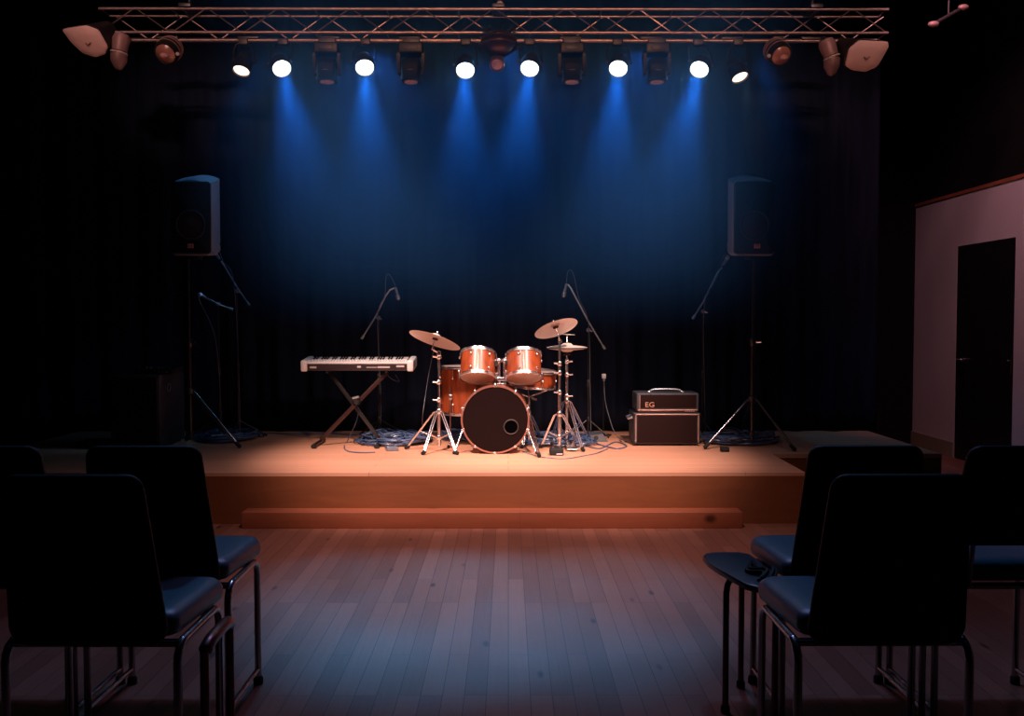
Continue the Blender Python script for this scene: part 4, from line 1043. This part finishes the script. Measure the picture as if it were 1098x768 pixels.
# ------------------------------------------------------------------ haze
hz = MB().box((0, 6.83, 2.34), (5.0, 2.94, 2.46)).build('stage_haze', None or M['plug'], smooth=0)
hm = bpy.data.materials.new('thin_stage_haze'); hm.use_nodes = True; nt = hm.node_tree; nt.nodes.clear()
out = nt.nodes.new('ShaderNodeOutputMaterial'); vs = nt.nodes.new('ShaderNodeVolumeScatter'); nt.links.new(vs.outputs[0], out.inputs['Volume'])
vs.inputs['Color'].default_value = (.08, .36, 1, 1); vs.inputs['Anisotropy'].default_value = .0  # blue light put into the scatter colour, so warm light turns blue too
tc = nt.nodes.new('ShaderNodeTexCoord'); sxyz = nt.nodes.new('ShaderNodeSeparateXYZ'); nt.links.new(tc.outputs['Object'], sxyz.inputs[0])
mr = nt.nodes.new('ShaderNodeMapRange'); nt.links.new(sxyz.outputs['Z'], mr.inputs['Value']); mr.interpolation_type = 'SMOOTHSTEP'
mr.inputs['From Min'].default_value = 1.15; mr.inputs['From Max'].default_value = 3.1; mr.inputs['To Min'].default_value = 0; mr.inputs['To Max'].default_value = .40
my_ = nt.nodes.new('ShaderNodeMapRange'); nt.links.new(sxyz.outputs['Y'], my_.inputs['Value']); my_.interpolation_type = 'SMOOTHSTEP'
my_.inputs['From Min'].default_value = 5.5; my_.inputs['From Max'].default_value = 6.8
ab_ = nt.nodes.new('ShaderNodeMath'); ab_.operation = 'ABSOLUTE'; nt.links.new(sxyz.outputs['X'], ab_.inputs[0])
mx_ = nt.nodes.new('ShaderNodeMapRange'); nt.links.new(ab_.outputs[0], mx_.inputs['Value']); mx_.interpolation_type = 'SMOOTHSTEP'
mx_.inputs['From Min'].default_value = 2.4; mx_.inputs['From Max'].default_value = 1.2
mq_ = nt.nodes.new('ShaderNodeMath'); mq_.operation = 'MULTIPLY'; nt.links.new(my_.outputs[0], mq_.inputs[0]); nt.links.new(mx_.outputs[0], mq_.inputs[1])
nz = nt.nodes.new('ShaderNodeTexNoise'); nz.inputs['Scale'].default_value = 1.1; nz.inputs['Detail'].default_value = 2; nt.links.new(tc.outputs['Object'], nz.inputs['Vector'])
ml = nt.nodes.new('ShaderNodeMath'); ml.operation = 'MULTIPLY_ADD'; nt.links.new(nz.outputs['Fac'], ml.inputs[0]); ml.inputs[1].default_value = 1.0; ml.inputs[2].default_value = .5
mm = nt.nodes.new('ShaderNodeMath'); mm.operation = 'MULTIPLY'; nt.links.new(mr.outputs[0], mm.inputs[0]); nt.links.new(ml.outputs[0], mm.inputs[1]); mz_ = nt.nodes.new('ShaderNodeMath'); mz_.operation = 'MULTIPLY'
nt.links.new(mm.outputs[0], mz_.inputs[0]); nt.links.new(mq_.outputs[0], mz_.inputs[1]); nt.links.new(mz_.outputs[0], vs.inputs['Density'])
hz.data.materials.clear(); hz.data.materials.append(hm)
tag(hz, 'thin blue lit haze hanging under the truss above the stage', 'haze', kind='stuff')

# ------------------------------------------------------------------ lights
def spot(name, loc, aim, energy, color, size, blend=.5, rad=.05):
    l = bpy.data.lights.new(name, 'SPOT'); l.energy = energy; l.color = color; l.spot_size = math.radians(size); l.spot_blend = blend; l.shadow_soft_size = rad
    o = bpy.data.objects.new(name, l); C.objects.link(o); o.location = loc
    o.rotation_euler = (V(aim) - V(loc)).to_track_quat('-Z', 'Y').to_euler(); return o
def area(name, loc, aim, energy, color, sx, sy):
    l = bpy.data.lights.new(name, 'AREA'); l.shape = 'RECTANGLE'; l.size = sx; l.size_y = sy; l.energy = energy; l.color = color
    o = bpy.data.objects.new(name, l); C.objects.link(o); o.location = loc
    o.rotation_euler = (V(aim) - V(loc)).to_track_quat('-Z', 'Y').to_euler(); return o
for L, n_ in SPOTS:
    spot('lamp_beam', L + n_ * .03, L + n_ * 2, 185, (.06, .38, 1.0), 27, .75, .04)
for L, n_ in WARM:
    spot('pink_lamp_beam', L + n_ * .03, L + n_ * 2, 4, (1, .6, .5), 50, .7, .05)
# steep warm lights hung just in front of the stage
for x_, ax_ in ((-1.5, -.62), (1.5, .52)):
    spot('top_spot', (x_, 4.2, 4.3), (ax_, 6.95, D), 1900, (1, .68, .61), 32, 1.0, .12)
# softer warm front-of-house spots over the audience
spot('front_spot', (-3.3, 2.6, 3.7), (-.35, 7.05, D + .4), 400, (1, .66, .55), 30, 1.0, .10)
spot('front_spot', (3.3, 2.6, 3.7), (.3, 7.05, D + .4), 400, (1, .66, .55), 30, 1.0, .10)
# unseen blue fills added behind the truss, without fixtures
for x_ in (-1.0, .0, 1.0):
    spot('blue_fill', (x_, 7.32, 3.30), (x_ * .9, 7.55, 0), 7, (.08, .34, 1.0), 150, .6, .08)
for s_ in (-1, 1):
    spot('speaker_fill', (s_ * 1.8, 7.1, 3.28), (s_ * 2.35, 7.42, 2.15), 30, (.16, .48, 1.0), 38, .8, .06)  # added unseen fill for the blue loudspeaker tops and inner sides
# unseen fills added over the audience: floor spot, strip grazing the truss
spot('apron_fill', (0, 3.6, 4.3), (0, 5.8, 0), 350, (1, .62, .55), 60, 1.0, .15)  # added fill that warms the floor ahead of the step
bt = area('truss_fill', (0, 2.6, 4.2), (0, 7.0, 3.42), 5.0, (1, .52, .46), 6.2, .08); bt.data.spread = math.radians(12)  # added strip, only there to brighten the truss
# unseen fills added for the pink right wall and the blue chairs
spot('wall_fill', (2.7, 6.4, 4.3), (4.2, 8.5, 1.75), 150, (1, .42, .52), 60, 1.0, .15)
for s_ in (-1, 1):
    spot('seat_fill', (s_ * 1.0, 4.9, 4.25), (s_ * 1.3, 3.0, .4), 110, (.12, .45, 1.0), 44, 1.0, .1)
spot('aisle_fill', (0, 5.0, 4.3), (0, 3.4, 0), 80, (.70, .44, 1.0), 105, 1.0, .35)  # added unseen fill tinting the near floor violet

W = bpy.data.worlds.new('dark'); bpy.context.scene.world = W; W.use_nodes = True
W.node_tree.nodes['Background'].inputs[0].default_value = (.002, .002, .003, 1)
sc_ = bpy.context.scene
sc_.view_settings.view_transform = 'Standard'; sc_.view_settings.look = 'None'; sc_.view_settings.exposure = 0; sc_.view_settings.gamma = 1
sc_.view_settings.use_curve_mapping = False
cy_ = sc_.cycles
try:
    cy_.use_denoising = True; cy_.denoiser = 'OPENIMAGEDENOISE'
    cy_.max_bounces = 8; cy_.volume_bounces = 0; cy_.volume_step_rate = 2.0; cy_.sample_clamp_indirect = 4; cy_.use_light_tree = True
    cy_.caustics_reflective = False; cy_.caustics_refractive = False; cy_.blur_glossy = .5
except Exception: pass
